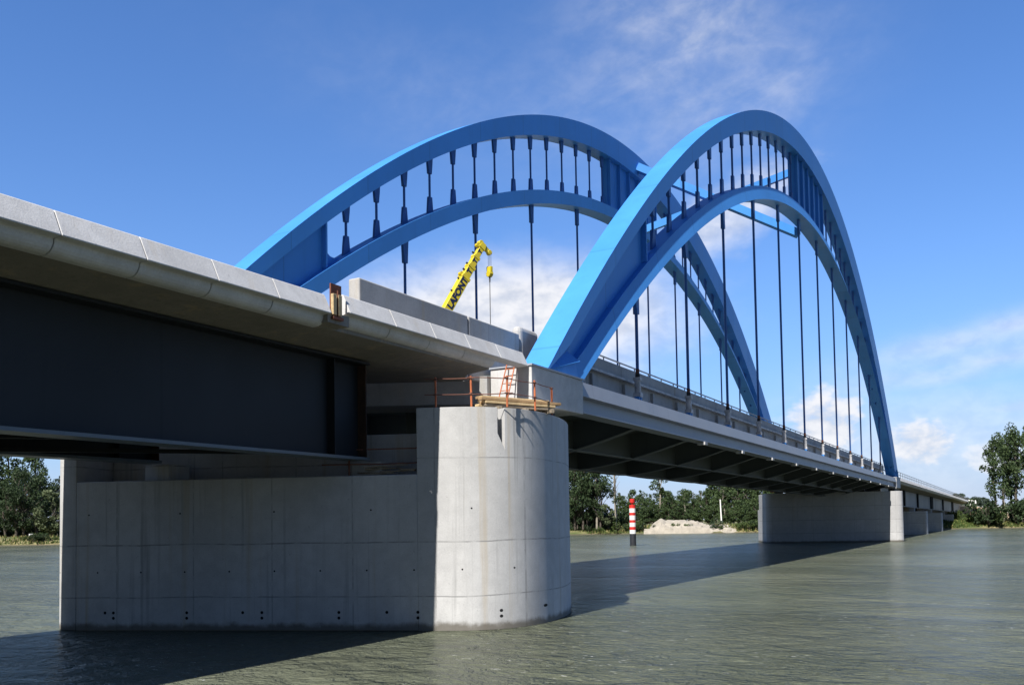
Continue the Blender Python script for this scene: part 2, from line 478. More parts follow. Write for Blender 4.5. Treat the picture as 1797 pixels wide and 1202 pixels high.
def z_at(u, v, Z):
    Z *= 1.035
    return CAM_H + (917.05 - .0161 * (u - 898) - v) / 1600 * Z


# ------------------------------------------------------------------ setting: river and banks
mb = MB(); mb.add([(-1500, -1500, 0), (1500, -1500, 0), (1500, 1500, 0), (-1500, 1500, 0)], [(0, 1, 2, 3)])
tag(mb.obj('river', M['water']), kind='structure')

BANK = [(-1500, -420), (-340, 60), (-203, 123), (-155, 168), (-103, 217), (-57, 229), (-24, 240), (-14, 258), (0, 267), (50, 288), (200, 345), (1500, 790)]
def bank_at(s):
    i = int(min(max(s, 0), len(BANK) - 1.001)); t_ = s - i
    return Vector((BANK[i][0] * (1 - t_) + BANK[i + 1][0] * t_, BANK[i][1] * (1 - t_) + BANK[i + 1][1] * t_))
OUT = Vector((-.35, .937))
offs = [(-6, -2.0), (-.6, -.25), (0, .05), (.8, .50), (2.5, 1.1), (6, 1.55), (14, 1.85), (40, 2.0), (150, 2.1), (600, 2.4), (3500, 3.0)]
mb = MB(); vs = []; N = 260
for i in range(N + 1):
    s = i / N * (len(BANK) - 1) * .9999
    p = bank_at(s)
    wb = (mnoise.noise(Vector((p.x * .11, p.y * .11, 0))) * 1.6 + mnoise.noise(Vector((p.x * .5, p.y * .5, 3))) * .5) if -300 < p.x < 300 else 0
    for d, z in offs:
        qx, qy = p + OUT * (d + wb)
        vs.append((qx, qy, z + (mnoise.noise(Vector((qx * .3, qy * .3, 1))) * .18 if 0 < d < 60 else 0)))
n = len(offs)
mb.add(vs, [(i * n + j, (i + 1) * n + j, (i + 1) * n + j + 1, i * n + j + 1) for i in range(N) for j in range(n - 1)])
tag(mb.obj('river_bank', M['ground'], smooth=True, fix=False), kind='structure')

# ------------------------------------------------------------------ piers
SK_ANG = math.atan(.39)
def rounded(poly, r, seg=6):
    out = []; n = len(poly)
    for i in range(n):
        p = Vector(poly[i]); a = (Vector(poly[i - 1]) - p).normalized(); b_ = (Vector(poly[(i + 1) % n]) - p).normalized()
        ang = a.angle(b_); t_ = r / math.tan(ang / 2); c = p + (a + b_).normalized() * (r / math.sin(ang / 2))
        s0 = p + a * t_ - c; s1 = p + b_ * t_ - c
        a0 = math.atan2(s0.y, s0.x); a1 = math.atan2(s1.y, s1.x); dl = (a1 - a0 + math.pi) % (2 * math.pi) - math.pi
        for k in range(seg + 1):
            th = a0 + dl * k / seg; out.append((c.x + r * math.cos(th), c.y + r * math.sin(th)))
    return out


def to_local(poly, ox, oy):
    c, s = math.cos(SK_ANG), math.sin(SK_ANG)
    return [((x - ox) * c + (y - oy) * s, -(x - ox) * s + (y - oy) * c) for x, y in poly]


def clip_x(poly, xlim, keep_right):
    """clip a world-plan polygon at x = xlim"""
    out = []; n = len(poly)
    ins = (lambda p: p[0] >= xlim) if keep_right else (lambda p: p[0] <= xlim)
    for i in range(n):
        a, b_ = poly[i], poly[(i + 1) % n]
        if ins(a): out.append(a)
        if ins(a) != ins(b_):
            t_ = (xlim - a[0]) / (b_[0] - a[0]); out.append((xlim, a[1] + (b_[1] - a[1]) * t_))
    return out


def clip_front(poly, c0, keep_back):
    """keep the part behind (or before) the skew line y - .385x = c0"""
    out = []; n = len(poly); f = lambda p: p[1] - .385 * p[0] - c0
    ins = (lambda p: f(p) >= 0) if keep_back else (lambda p: f(p) <= 0)
    for i in range(n):
        a, b_ = poly[i], poly[(i + 1) % n]
        if ins(a): out.append(a)
        if ins(a) != ins(b_):
            t_ = f(a) / (f(a) - f(b_)); out.append((a[0] + (b_[0] - a[0]) * t_, a[1] + (b_[1] - a[1]) * t_))
    return out


FR = 30.77                                            # front face of the near pier: y - .39 x = FR
SL = math.tan(SK_ANG)
def box_plan(xl_, xr_, fr, depth):
    """plan rectangle whose front edge lies on the skew line, its ends square to it"""
    c_, s_ = math.cos(SK_ANG), math.sin(SK_ANG)
    p0 = (xl_, fr + SL * xl_); p1 = (xr_, fr + SL * xr_)
    return [p0, p1, (p1[0] - s_ * depth, p1[1] + c_ * depth), (p0[0] - s_ * depth, p0[1] + c_ * depth)]
def rounded_var(poly, rs, seg=8):
    out = []
    n = len(poly)
    for i in range(n):
        tri = [poly[i - 1], poly[i], poly[(i + 1) % n]]
        full = rounded(poly, rs[i], seg)
        out += full[i * (seg + 1):(i + 1) * (seg + 1)]
    return out
def spline(pts, sub=6):
    out = []
    for i in range(1, len(pts) - 2):
        p0, p1, p2, p3 = (Vector(p) for p in pts[i - 1:i + 3])
        for k in range(sub):
            t_ = k / sub
            out.append(tuple(.5 * ((2 * p1) + (p2 - p0) * t_ + (2 * p0 - 5 * p1 + 4 * p2 - p3) * t_ ** 2 + (3 * p1 - p0 - 3 * p2 + p3) * t_ ** 3)))
    return out
nose_c = spline([(-19.0, FR + SL * -19.0), (-17.6, FR + SL * -17.6), (-16.5, 24.36), (-15.6, 24.80), (-14.92, 25.48), (-14.5, 26.35), (-14.36, 27.4), (-14.44, 28.6), (-14.85, 30.4), (-15.75, 32.5), (-17.1, 34.3), (-19.0, 35.3), (-21, 34.8)])
outl = rounded([(-29.15, FR + SL * -29.15), (-20, FR + SL * -20), (-22, 34.2), (-33.3, 29.6)], .9, 8)[:9] + nose_c + [(-33.0, 29.6), (-33.3, 29.3)]
PO = (-24.6, 26.0)
root = empty('bridge_pier', (PO[0], PO[1], -1.5))
tag(root, 'large near concrete bridge pier with rounded nose and stepped top, half sunlit', 'bridge pier')
mb = MB()
def stepped(mb_, poly, z0, z1, o):
    mb_.prism(to_local(poly, *o), z0, z1)
# split along the pier's own length, in its local frame
lo = to_local(outl, *PO)
def lclip(poly, lim, right, ax=0):
    out = []; n = len(poly); ins = (lambda p: p[ax] >= lim) if right else (lambda p: p[ax] <= lim)
    for i in range(n):
        a_, b_ = poly[i], poly[(i + 1) % n]
        if ins(a_): out.append(a_)
        if ins(a_) != ins(b_):
            t_ = (lim - a_[ax]) / (b_[ax] - a_[ax]); out.append((a_[0] + (b_[0] - a_[0]) * t_, a_[1] + (b_[1] - a_[1]) * t_))
    return out
lxr = to_local([(-17.1, FR + SL * -17.1)], *PO)[0]; lxl = to_local([(-28.2, FR + SL * -28.2)], *PO)[0]
fy0 = lxr[1]
right = lclip(lo, lxr[0], True); left = lclip(lo, lxl[0], False); mid_ = lclip(lclip(lo, lxl[0], True), lxr[0], False)
back = lclip(mid_, fy0 + 2.15, True, 1)
mb.prism(left, 0, 7.05); mb.prism(mid_, 0, 5.03); mb.prism(back, 5.03, 6.56)
body = mb.obj('pier_shaft', M['pier'], root, rz=SK_ANG); body.location = (0, 0, 1.5)
mbr = MB(); mbr.prism(right, 0, 7.17)
nose = mbr.obj('pier_nose', M['pier'], root, rz=SK_ANG); nose.location = (0, 0, 1.5)
# vertical recess in the nose, its foot slanted to shape a shadow edge
nx, ny = to_local([(-14.80, 25.62)], *PO)[0]
cb = MB()
P0 = Vector((nx, ny)); ang = R(-52)
cdir = Vector((math.cos(ang), math.sin(ang))); sdir = Vector((-cdir.y, cdir.x))
def cp(a_, bb, z_): v_ = P0 + cdir * a_ + sdir * bb; return (v_.x, v_.y, z_)
vsx = [cp(-.40, -.13, 6.33), cp(.6, -.13, 6.33), cp(.6, .13, 5.80), cp(-.40, .13, 5.80), cp(-.40, -.13, 7.6), cp(.6, -.13, 7.6), cp(.6, .13, 7.6), cp(-.40, .13, 7.6)]
cb.add(vsx, [(3, 2, 1, 0), (4, 5, 6, 7), (0, 1, 5, 4), (1, 2, 6, 5), (2, 3, 7, 6), (3, 0, 4, 7)])
cutter = cb.obj('cutter', M['pier'])
cutter.parent = root; cutter.rotation_euler[2] = SK_ANG; cutter.location = (0, 0, 1.5)
md = nose.modifiers.new('recess', 'BOOLEAN'); md.operation = 'DIFFERENCE'; md.object = cutter; md.solver = 'EXACT'
bpy.context.view_layer.update()
dg = bpy.context.evaluated_depsgraph_get()
nm = bpy.data.meshes.new_from_object(nose.evaluated_get(dg))
nose.modifiers.clear(); nose.data = nm
bpy.data.objects.remove(cutter)
bevel(nose, .03, 2); bevel(body, .03, 2)
for o_ in (nose, body):
    o_.data.polygons.foreach_set('use_smooth', [True] * len(o_.data.polygons)); o_.data.set_sharp_from_angle(angle=R(28))
for xg, zt in ((-19.1, 5.5), (-26.05, 5.6)):
    yg = FR + SL * xg + 1.15
    mb = MB(); mb.box((-.6, -.45, 5.01), (.6, .45, zt)); o = mb.obj('bearing_plinth', M['pier'], root); o.location = (xg - PO[0], yg - PO[1], 1.5); bevel(o, .02)

# far pier
PO2 = (-24.2, 138.0)
root2 = empty('bridge_pier', (PO2[0], PO2[1], -1.5))
tag(root2, 'far concrete bridge pier under the distant arch foot, mostly in deck shade', 'bridge pier')
FR2 = 141.1
o2 = to_local(rounded(box_plan(-31.75, -14.55, FR2, 10.5), 1.0, 8), *PO2)
fy2 = to_local([(-20, FR2 + SL * -20)], *PO2)[0][1]
mb = MB(); mb.prism(lclip(o2, fy2 + 8.0, False, 1), 0, 6.93); mb.prism(lclip(o2, fy2 + 8.0, True, 1), 0, 4.7)
o = mb.obj('pier_shaft', M['farpier'], root2, rz=SK_ANG); o.location = (0, 0, 1.5); bevel(o, .04, 2)
for x, dy_ in ((-20.5, 4.0), (-24.4, 4.0), (-28.5, 4.0)):
    mb = MB(); mb.box((-.6, -.6, 6.91), (.6, .6, 7.4)); o = mb.obj('bearing_plinth', M['dark'], root2); o.location = (x - PO2[0], FR2 + SL * x + dy_ - PO2[1], 1.5)

# ------------------------------------------------------------------ bowstring bridge
bridge = empty('arch_bridge', (-24.4, 88.4, 9.0))
tag(bridge, 'bright blue twin arch bowstring bridge with hangers over the river', 'bridge')
BL = Vector((24.4, -88.4, -9.0))
def bpart(mb_, name, mats, parent=None, smooth=False):
    o_ = mb_.obj(name, mats, parent or bridge, smooth)
    if parent is None: o_.location = BL
    return o_

XN, XF, SH = -17.12, -31.72, -8.03
YC = 88.5
def TZ(y): return .0024 * (y - 30)
def grade(y): return -.0034 * (y - 35.0)
def ut(y): return 38.53 - .008756 * (y - 89.44) ** 2
def ub(y): return 36.42 - .008805 * (y - 87.89) ** 2
def lt(y): return 31.94 - .007505 * (y - 88.58) ** 2
def lb(y): return 31.04 - .007335 * (y - 89.32) ** 2
HW = .65
def chord(mb_, xc, top, bot, y0_, y1_, shy, ht, hb, n_=72, tp=0.0, side=1):
    vs_ = []
    for i_ in range(n_ + 1):
        y = y0_ + (y1_ - y0_) * i_ / n_
        a = top(y); c = bot(y)
        tr_ = ht - (tp if side > 0 else 0); tl_ = ht - (tp if side < 0 else 0)
        vs_ += [(xc - hb, y + shy, c), (xc + hb, y + shy, c), (xc + tr_, y + shy, a), (xc - tl_, y + shy, a)]
    fs_ = []
    for i_ in range(n_):
        for k in range(4):
            fs_.append((i_ * 4 + k, i_ * 4 + (k + 1) % 4, i_ * 4 + 4 + (k + 1) % 4, i_ * 4 + 4 + k))
    fs_ += [(3, 2, 1, 0), tuple(n_ * 4 + k for k in range(4))]
    mb_.add(vs_, fs_)


YA = 32.15                                            # where the upper chord's outer edge meets the block
def mir(y): return 2 * YC - y
def lerp(a_, b_, t_): return a_ + (b_ - a_) * max(0.0, min(1.0, t_))
def ub2(y):
    if y < 34.4: return lerp(ut(32.1) - .02, ub(34.4), (y - 32.1) / 2.3) if y > 32.1 else ut(y) - .02
    if y > 142.4: return lerp(ub(142.4), ut(145.6) - .02, (y - 142.4) / 3.2) if y < 145.6 else ut(y) - .02
    return ub(y)
def lt2(y):
    if y < 35.37: return lerp(9.87, lt(35.37), (y - 32.15) / 3.22)
    if y > 141.4: return lerp(lt(141.4), 9.55, (y - 141.4) / 3.4)
    return lt(y)
def lb2(y): return max(lb(y), 9.50 + grade(y))
HY = [43.66 + 8.09 * i for i in range(12)]
CROWN0, CROWN1 = 82.2, 2 * 88.15 - 82.2

for xc, shy, nm_ in ((XN, 0, 'near'), (XF, SH, 'far')):
    mb = MB(); chord(mb, xc, ut, ub2, 31.3, 146.9, shy, HW, HW, 110)
    arch = bpart(mb, 'arch', M['blue'])
    arch['label'] = 'blue double arch on the river side nearest the viewer' if nm_ == 'near' else 'blue double arch on the side away from the viewer'
    mb = MB(); chord(mb, xc, lt2, lb2, YA, 144.9, shy, HW, HW + .02, 110, .17, 1 if nm_ == 'near' else -1)
    o = bpart(mb, 'lower_chord', M['blue'], arch)
    # solid webs: the two haunches and the crown panel with ribs
    def web(ya, yb, hw, ribs=()):
        mb = MB(); n_ = 16
        vs_ = []
        for i_ in range(n_ + 1):
            y = ya + (yb - ya) * i_ / n_
            zb = lt(y) - .03; zt = ub(y) + .03
            vs_ += [(xc - hw, y + shy, zb), (xc + hw, y + shy, zb), (xc + hw, y + shy, zt), (xc - hw, y + shy, zt)]
        fs_ = []
        for i_ in range(n_):
            for k in range(4): fs_.append((i_ * 4 + k, i_ * 4 + (k + 1) % 4, i_ * 4 + 4 + (k + 1) % 4, i_ * 4 + 4 + k))
        fs_ += [(3, 2, 1, 0), tuple(n_ * 4 + k for k in range(4))]
        mb.add(vs_, fs_)
        for y in ribs:
            mb.box((xc - .42, y + shy - .06, lt(y) - .02), (xc + .42, y + shy + .06, ub(y) + .02))
        bpart(mb, 'web_panel', M['blue'], arch)
    web(34.6, 44.5, .14, (44.3,))
    web(mir(44.5), 141.9, .14, (mir(44.3),))
    web(CROWN0, CROWN1, .16, [CROWN0 + .15 + (CROWN1 - CROWN0 - .30) * k / 5 for k in range(6)])
    # rounded gusset where the haunch web meets the lower chord
    for sg in (0, 1):
        pts = []
        for k in range(7):
            th_ = R(90) * k / 6
            y = 44.5 + 1.5 * (1 - math.cos(th_)); zf_ = lt(44.5) + (lt(46) - lt(44.5)) * (y - 44.5) / 1.5
            pts.append((y, zf_ + 1.35 * (1 - math.sin(th_))))
        pts.append((44.5, lt(44.5) - .05))
        pts = [(mir(y) if sg else y, z_) for y, z_ in pts]
        n_ = len(pts); mb = MB()
        mb.add([(xc - .1, y + shy, z_) for y, z_ in pts] + [(xc + .1, y + shy, z_) for y, z_ in pts],
               [tuple(range(n_)), tuple(range(2 * n_ - 1, n_ - 1, -1))] + [(k, (k + 1) % n_, n_ + (k + 1) % n_, n_ + k) for k in range(n_)])
        bpart(mb, 'web_gusset', M['blue'], arch)
    # slanting foot plates closing the gap between the chords
    for sg in (0, 1):
        for sx in (-1, 1):
            mb = MB()
            P = [(sx * (HW - .004), 32.13, 9.87), (sx * (HW - .004), 34.38, ub(34.38) + .01), (sx * .14, 35.16, 11.12), (sx * (HW - .01), 35.38, lt(35.38) - .01)] if not sg else [(sx * (HW - .004), 145.4, 9.5), (sx * (HW - .004), 142.4, ub(142.4) + .01), (sx * .14, 141.6, ub(141.6) - .1), (sx * (HW - .01), 141.4, lt(141.4) - .01)]
            P = [(xc + a, y + shy, z_) for a, y, z_ in P]
            mb.add(P, [(0, 1, 2), (0, 2, 3)])
            bpart(mb, 'foot_plate', M['blue'], arch)
    # short tie bars between the chords
    for k in range(1, 33):
        y = 43.66 + 8.09 / 3 * k
        if y > mir(46.0) or CROWN0 - .6 < y < CROWN1 + .6: continue
        zt = ub(y); zb = lt(y); L = zt - zb; gl = min(.95, L * .36)
        mb = MB(); yy = y + shy
        mb.tube((xc, yy, zb + gl * .8), (xc, yy, zt - gl * .8), .075, n=8, mi=0)
        mb.frustum((xc, yy, zt + .22), (.07, .30), (xc, yy, zt - gl * .35), (.07, .25), 0)
        mb.frustum((xc, yy, zt - gl * .35), (.07, .25), (xc, yy, zt - gl), (.10, .13), 0)
        mb.frustum((xc, yy, zb - .22), (.07, .30), (xc, yy, zb + gl * .35), (.07, .25), 0)
        mb.frustum((xc, yy, zb + gl * .35), (.07, .25), (xc, yy, zb + gl), (.10, .14), 0)
        bpart(mb, 'tie_bar', M['bluedark'], arch)
    # hangers
    for y in HY:
        yy = y + shy; zb = lb(y); ze = 9.74 + grade(y) * 1.0
        mb = MB(); mb.tube((xc, yy, ze + 1.75), (xc, yy, zb - 1.0), .085, n=10)
        h = bpart(mb, 'hanger', M['bluedark'])
        mb = MB()
        mb.frustum((xc, yy, zb + .25), (.08, .30), (xc, yy, zb - .55), (.08, .24))
        mb.frustum((xc, yy, zb - .55), (.08, .24), (xc, yy, zb - 1.35), (.12, .14))
        bpart(mb, 'top_gusset', M['bluedark'], h)
        mb = MB()
        mb.tube((xc, yy, ze + .42), (xc, yy, ze + 1.42), .165, n=12, mi=0)
        mb.box((xc - .20, yy - .17, ze + .40), (xc + .20, yy + .17, ze + .62), 0)
        mb.box((xc - .19, yy - .16, ze + 1.25), (xc + .19, yy + .16, ze + 1.42), 0)
        bpart(mb, 'anchor_sleeve', M['anchor'], h)
        mb = MB(); mb.tube((xc, yy, ze + 1.42), (xc, yy, ze + 1.62), .12, n=10, mi=0); mb.tube((xc, yy, ze + 1.62), (xc, yy, ze + 1.85), .10, n=10, mi=1)
        bpart(mb, 'collar', [M['rubber'], M['rust']], h)
        mb = MB()
        for s_ in (-1, 1): mb.box((xc - .15, yy + s_ * .13 - .045, ze - .05), (xc + .15, yy + s_ * .13 + .045, ze + .42))
        bpart(mb, 'anchor_fork', M['blue'], h)
    # concrete end blocks under the arch feet
    for sg in (0, 1):
        ya, yb = (30.4, 35.02) if not sg else (mir(35.02) - .3, mir(30.4) - .3)
        dz_ = grade((ya + yb) / 2) * .9
        s_ = 1 if nm_ == 'near' else -1
        xa, xb = sorted((xc - s_ * .9, xc + s_ * .92))
        mb = MB(); mb.box((xa, ya + shy, 8.33 + dz_), (xb, yb + shy, 9.77 + dz_))
        o = bpart(mb, 'end_block', M['block']); bevel(o, .03)
        mb = MB(); mb.box((xa - .05, ya + shy - .05, 9.77 + dz_), (xb + .05, yb + shy + .05, 9.84 + dz_ * .9))
        bpart(mb, 'cap_plate', M['deckgrey'], o)
        mb = MB(); mb.box((xc - .45, (ya + yb) / 2 + shy - .55, 7.30 if sg else 7.55), (xc + .45, (ya + yb) / 2 + shy + .55, 8.33 + dz_))
        bpart(mb, 'bearing', M['dark'], o)

# X frame between the crowns
for a, c, nm_ in (((XN - .6, 87.6, 36.75), (XF + .6, 80.2, 31.0), 0), ((XN - .6, 87.1, 30.45), (XF + .6, 80.4, 37.35), 1)):
    mb = MB(); mb.bar(a, c, .62, .72 if nm_ else .66)
    bpart(mb, 'cross_strut', M['blue'])

# deck of the bowstring span
YD0, YD1 = 35.03, 141.7
def skewline(x, y_near): return y_near + (x - XN) * (-SH / (XN - XF))
mb = MB()
SKW = -SH / (XN - XF)                                # plan skew of the two arches
prof = [(-16.6, 9.55), (-32.2, 9.55), (-32.2, 9.30), (-24.4, 9.05), (-16.6, 9.30)]
ys = [YD0 + (YD1 + .3 - YD0) * i / 10 for i in range(11)]
vs = []; 
def slab(mb_, prof_, y0_, y1_, xref=XN, n_=10, gr=grade):
    vs_ = []; m_ = len(prof_)
    for i_ in range(n_ + 1):
        for x, z_ in prof_:
            y = y0_ + (y1_ - y0_) * i_ / n_
            vs_.append((x, y + (x - xref) * SKW, z_ + gr(y)))
    fs_ = [(j * m_ + i_, j * m_ + (i_ + 1) % m_, (j + 1) * m_ + (i_ + 1) % m_, (j + 1) * m_ + i_) for j in range(n_) for i_ in range(m_)]
    fs_ += [tuple(range(m_ - 1, -1, -1)), tuple(range(n_ * m_, n_ * m_ + m_))]
    mb_.add(vs_, fs_)
slab(mb, prof, 31.0, 146.0)
bpart(mb, 'deck_slab', M['underside'])
for s_, xc, shy in ((1, XN, 0), (-1, XF, SH)):
    mb = MB(); xo = xc + s_ * .90
    prof = [(xo - s_ * .10, 9.75), (xo, 9.13), (xo - s_ * .03, 9.12), (xo - s_ * .34, 9.09), (xo - s_ * .34, 8.48), (xo + s_ * .02, 8.46), (xo + s_ * .02, 8.40), (xo - s_ * .75, 8.40), (xo - s_ * .75, 8.46), (xo - s_ * .50, 8.48), (xo - s_ * .50, 9.6), (xo - s_ * 1.2, 9.6), (xo - s_ * 1.2, 9.75)]
    mb.sweep_y(prof, [YD0 + shy + (YD1 - YD0) * i / 12 for i in range(13)], lambda y, a=shy: grade(y - a))
    bpart(mb, 'edge_beam', M['deckgrey'])
# fish-bellied cross beams
def belly(x):
    t_ = abs(x + 24.42) / 7.3
    return 7.12 + 1.5 * min(1, t_) ** 1.55
for i in range(-1, 13):
    y = 43.66 + 8.09 * i
    xa = -16.65 if i >= 0 else -25.4
    xb = -32.15 if i <= 11 else -24.2
    if i == -1: xa, xb = -17.8, -32.0
    if i == 12: xa, xb = -16.7, -27.5
    mb = MB(); k = 20; pts = [(xa + (xb - xa) * j / k) for j in range(k + 1)]
    for hw_, lo, hi in ((.03, 0.0, None), (.24, -.045, .0)):
        vs_ = []
        for x in pts:
            zb = belly(x) + grade(y)
            zt = (9.2 + grade(y)) if hi is None else zb
            z0 = zb + lo
            vs_ += [(x, y - hw_, z0), (x, y + hw_, z0), (x, y + hw_, zt), (x, y - hw_, zt)]
        fs_ = [(j * 4 + a, j * 4 + (a + 1) % 4, j * 4 + 4 + (a + 1) % 4, j * 4 + 4 + a) for j in range(k) for a in range(4)]
        fs_ += [(3, 2, 1, 0), tuple(k * 4 + a for a in range(4))]
        mb.add(vs_, fs_, 0 if hi is None else 1)
    bpart(mb, 'cross_beam', [M['underside'], M['flange']])
    if i > 0:
        mb = MB(); mb.box((-16.60, y - .24, 8.22 + grade(y)), (-16.12, y + .24, 8.385 + grade(y))); bpart(mb, 'bracket_plate', M['block'])
for x, dep in ((-20.85, .32), (-24.42, .30), (-28.0, .32)):
    mb = MB(); off = (x - XN) * SKW
    zf = lambda y: grade(y)
    zb = belly(x) + .03
    mb.sweep_y([(x - .03, zb), (x + .03, zb), (x + .03, 9.2), (x - .03, 9.2)], [36 + off * .6 + (138 - 36) * i / 10 for i in range(11)], zf)
    mb.sweep_y([(x - .22, zb - .04), (x + .22, zb - .04), (x + .22, zb), (x - .22, zb)], [36 + off * .6 + (138 - 36) * i / 10 for i in range(11)], zf, 1)
    bpart(mb, 'stringer', [M['underside'], M['flange']])
# end cross girders on the skew pier line
for yy, dz_, nm_ in ((30.7, 0, 0), (143.4, grade(143), 1)):
    mb = MB(); vs_ = []
    xa, xb = -18.05, -30.8
    for x in (xa, xb):
        yb = yy + (x - XN) * SKW
        vs_ += [(x, yb, 8.42 + dz_), (x, yb + 2.6, 8.42 + dz_), (x, yb + 2.6, 9.5 + dz_), (x, yb, 9.5 + dz_)]
    mb.add(vs_, [(0, 1, 2, 3), (7, 6, 5, 4), (0, 4, 5, 1), (1, 5, 6, 2), (2, 6, 7, 3), (3, 7, 4, 0)])
    bpart(mb, 'end_girder', M['wall'])
# parapets with cable trough and handrail
for s_, xw, ya, yb in ((1, -17.95, 35.2, 141.5), (-1, -30.9, 28.0, 134.0)):
    zf = lambda y: -.0056 * (y - 40) + .02
    mb = MB()
    seg = 4.05; y = ya
    while y < yb - .1:
        y1 = min(y + seg - .03, yb)
        mb.sweep_y([(xw, 9.5), (xw, 11.02), (xw + s_ * .10, 11.10), (xw + s_ * .10, 11.72), (xw - s_ * .16, 11.72), (xw - s_ * .2, 9.5)], [y, y1], zf)
        mb.box((xw + s_ * .002, y + .3, 9.6 + zf(y)), (xw + s_ * .16, y + .46, 10.85 + zf(y)))
        y += seg
    wall = bpart(mb, 'parapet_wall', M['wall'])
    mb = MB(); mb.sweep_y([(xw + s_ * .11, 10.98), (xw + s_ * .30, 10.98), (xw + s_ * .30, 11.09), (xw + s_ * .11, 11.09)], [ya + (yb - ya) * i / 8 for i in range(9)], zf)
    bpart(mb, 'cable_trough', M['anchor'], wall)
    mb = MB(); n_ = int((yb - ya) / 2.02)
    xm = xw - s_ * .03
    for i in range(n_ + 1):
        y = ya + (yb - ya) * i / n_; mb.box((xm - .025, y - .025, 11.7 + zf(y)), (xm + .025, y + .025, 11.93 + zf(y)))
    mb.sweep_y([(xm - .03, 11.9), (xm + .03, 11.9), (xm + .03, 11.96), (xm - .03, 11.96)], [ya + (yb - ya) * i / 8 for i in range(9)], zf)
    bpart(mb, 'handrail', M['anchor'], wall)

# ------------------------------------------------------------------ approach viaducts
def cornice_profile(x, zt, s=1):
    p = [(x - s * .32, zt), (x - s * .09, zt), (x - s * .06, zt - .03), (x + s * .19, zt - .555), (x + s * .17, zt - .575), (x - s * .03, zt - .585)]
    for k in range(7):
        th_ = R(90) * k / 6
        p.append((x - s * (.06 + .30 * (1 - math.cos(th_))), zt - .60 - .27 * math.sin(th_)))
    p += [(x - s * .50, zt - .87), (x - s * .50, zt - .2), (x - s * .30, zt - .2)]
    return p


ap = empty('approach_viaduct', (-24.0, 0, 6))
tag(ap, 'near approach viaduct with dark steel girders and pale concrete cornice at left', 'viaduct')
AO = Vector((24.0, 0, -6))
def apart(mb_, name, mats, parent=None):
    o_ = mb_.obj(name, mats, parent or ap)
    if parent is None: o_.location = AO
    return o_
mb = MB()
A0 = -70.0
prof = [(-16.85, 9.31), (-17.9, 9.24), (-18.6, 9.16), (-26.5, 9.16), (-28.0, 9.31), (-28.0, 9.85), (-18.6, 9.85), (-17.9, 9.85), (-16.85, 9.85)]
vs_ = []; m_ = len(prof)
for st_ in range(3):
    for x, z_ in prof:
        ye_ = A0 if st_ == 0 else 19.4
        if st_ == 2: ye_ = 28.33 if x > -17.0 else 30.05 + (x - XN) * .50
        if st_ == 2 and x == -17.9: ye_ = 28.5
        vs_.append((x, ye_, z_ + (.08 if st_ == 2 else 0)))
mb.add(vs_, [(j * m_ + i, j * m_ + (i + 1) % m_, (j + 1) * m_ + (i + 1) % m_, (j + 1) * m_ + i) for j in range(2) for i in range(m_)] + [tuple(range(m_)), tuple(range(2 * m_, 3 * m_))])
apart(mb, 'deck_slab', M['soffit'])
mb = MB(); mb.box((-16.98, 19.02, 9.36), (-16.40, 19.92, 9.66)); apart(mb, 'gap_sun_stop', M['soffit'])  # slab piece added to stop sun leaking through onto the pier
y = 19.08
while y > A0 + 2:
    mb = MB(); mb.sweep_y(cornice_profile(-16.49, 10.15), [y - 2.0 + .022, y]); o = apart(mb, 'cornice_panel', M['precast']); bevel(o, .012, 1)
    y -= 2.0
    if y < -30: break
mb = MB(); mb.sweep_y(cornice_profile(-16.49, 10.15), [A0, y]); apart(mb, 'cornice_panel', M['precast'])
for i, (a, c) in enumerate(((19.86, 22.0), (22.022, 24.12), (24.142, 26.21), (26.232, 28.28), (28.31, 30.36))):
    mb = MB(); mb.sweep_y(cornice_profile(-16.49, 10.31 if i < 4 else 10.30)[:(None)], [a, c]) if i < 4 else mb.sweep_y([(-16.8, 10.30), (-16.58, 10.30), (-16.55, 10.27), (-16.30, 9.75), (-16.41, 9.73), (-16.8, 9.73)], [a, c])
    o = apart(mb, 'cornice_panel', M['precast']); bevel(o, .012, 1)
mb = MB(); mb.sweep_y(cornice_profile(-28.42, 10.15, -1), [A0, 22.5]); apart(mb, 'cornice_panel', M['precast'])
for gi, (xg, ye) in enumerate(((-19.1, 23.7), (-26.05, 21.2))):
    mb = MB()
    zg = 5.93 if gi == 0 else 6.03
    mb.box((xg - .02, A0, zg + .09), (xg + .02, ye, 9.06)); mb.box((xg - .40, A0, zg), (xg + .40, ye, zg + .09), 1); mb.box((xg - .45, A0, 9.06), (xg + .45, ye, 9.14))
    gd = apart(mb, 'girder', [M['girder'], M['flange_bounce']])
    mb = MB()
    mb.box((xg + .02, ye - .12, zg + .09), (xg + .36, ye - .08, 9.06))
    apart(mb, 'stiffener', M['rustdark'], gd)
    mb = MB(); mb.box((xg + .02, ye - 1.6, zg + .09), (xg + .30, ye - 1.56, 9.06)); apart(mb, 'stiffener', M['girder'], gd)
for yq in [22.2 - 1.15 - 6.3 * k for k in range(12)]:
    mb = MB()
    mb.box((-25.75, yq - .1, 7.2), (-19.4, yq + .1, 7.9))
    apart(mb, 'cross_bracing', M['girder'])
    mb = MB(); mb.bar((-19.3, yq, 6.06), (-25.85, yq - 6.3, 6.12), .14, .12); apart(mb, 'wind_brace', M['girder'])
# inner ballast walls of the end spans
for name, a, c, zt, zb in (('ballast_wall', 22.75, 29.25, 11.72, 9.3), ('ballast_wall', 29.32, 33.3, 11.72, 9.3), ('ballast_wall', 33.35, 35.1, 12.12, 9.3)):
    mb = MB(); mb.box((-18.75, a, zb), (-18.3, c, zt)); o = apart(mb, name, M['wall']); bevel(o, .05 if zt < 12 else .3, 3)

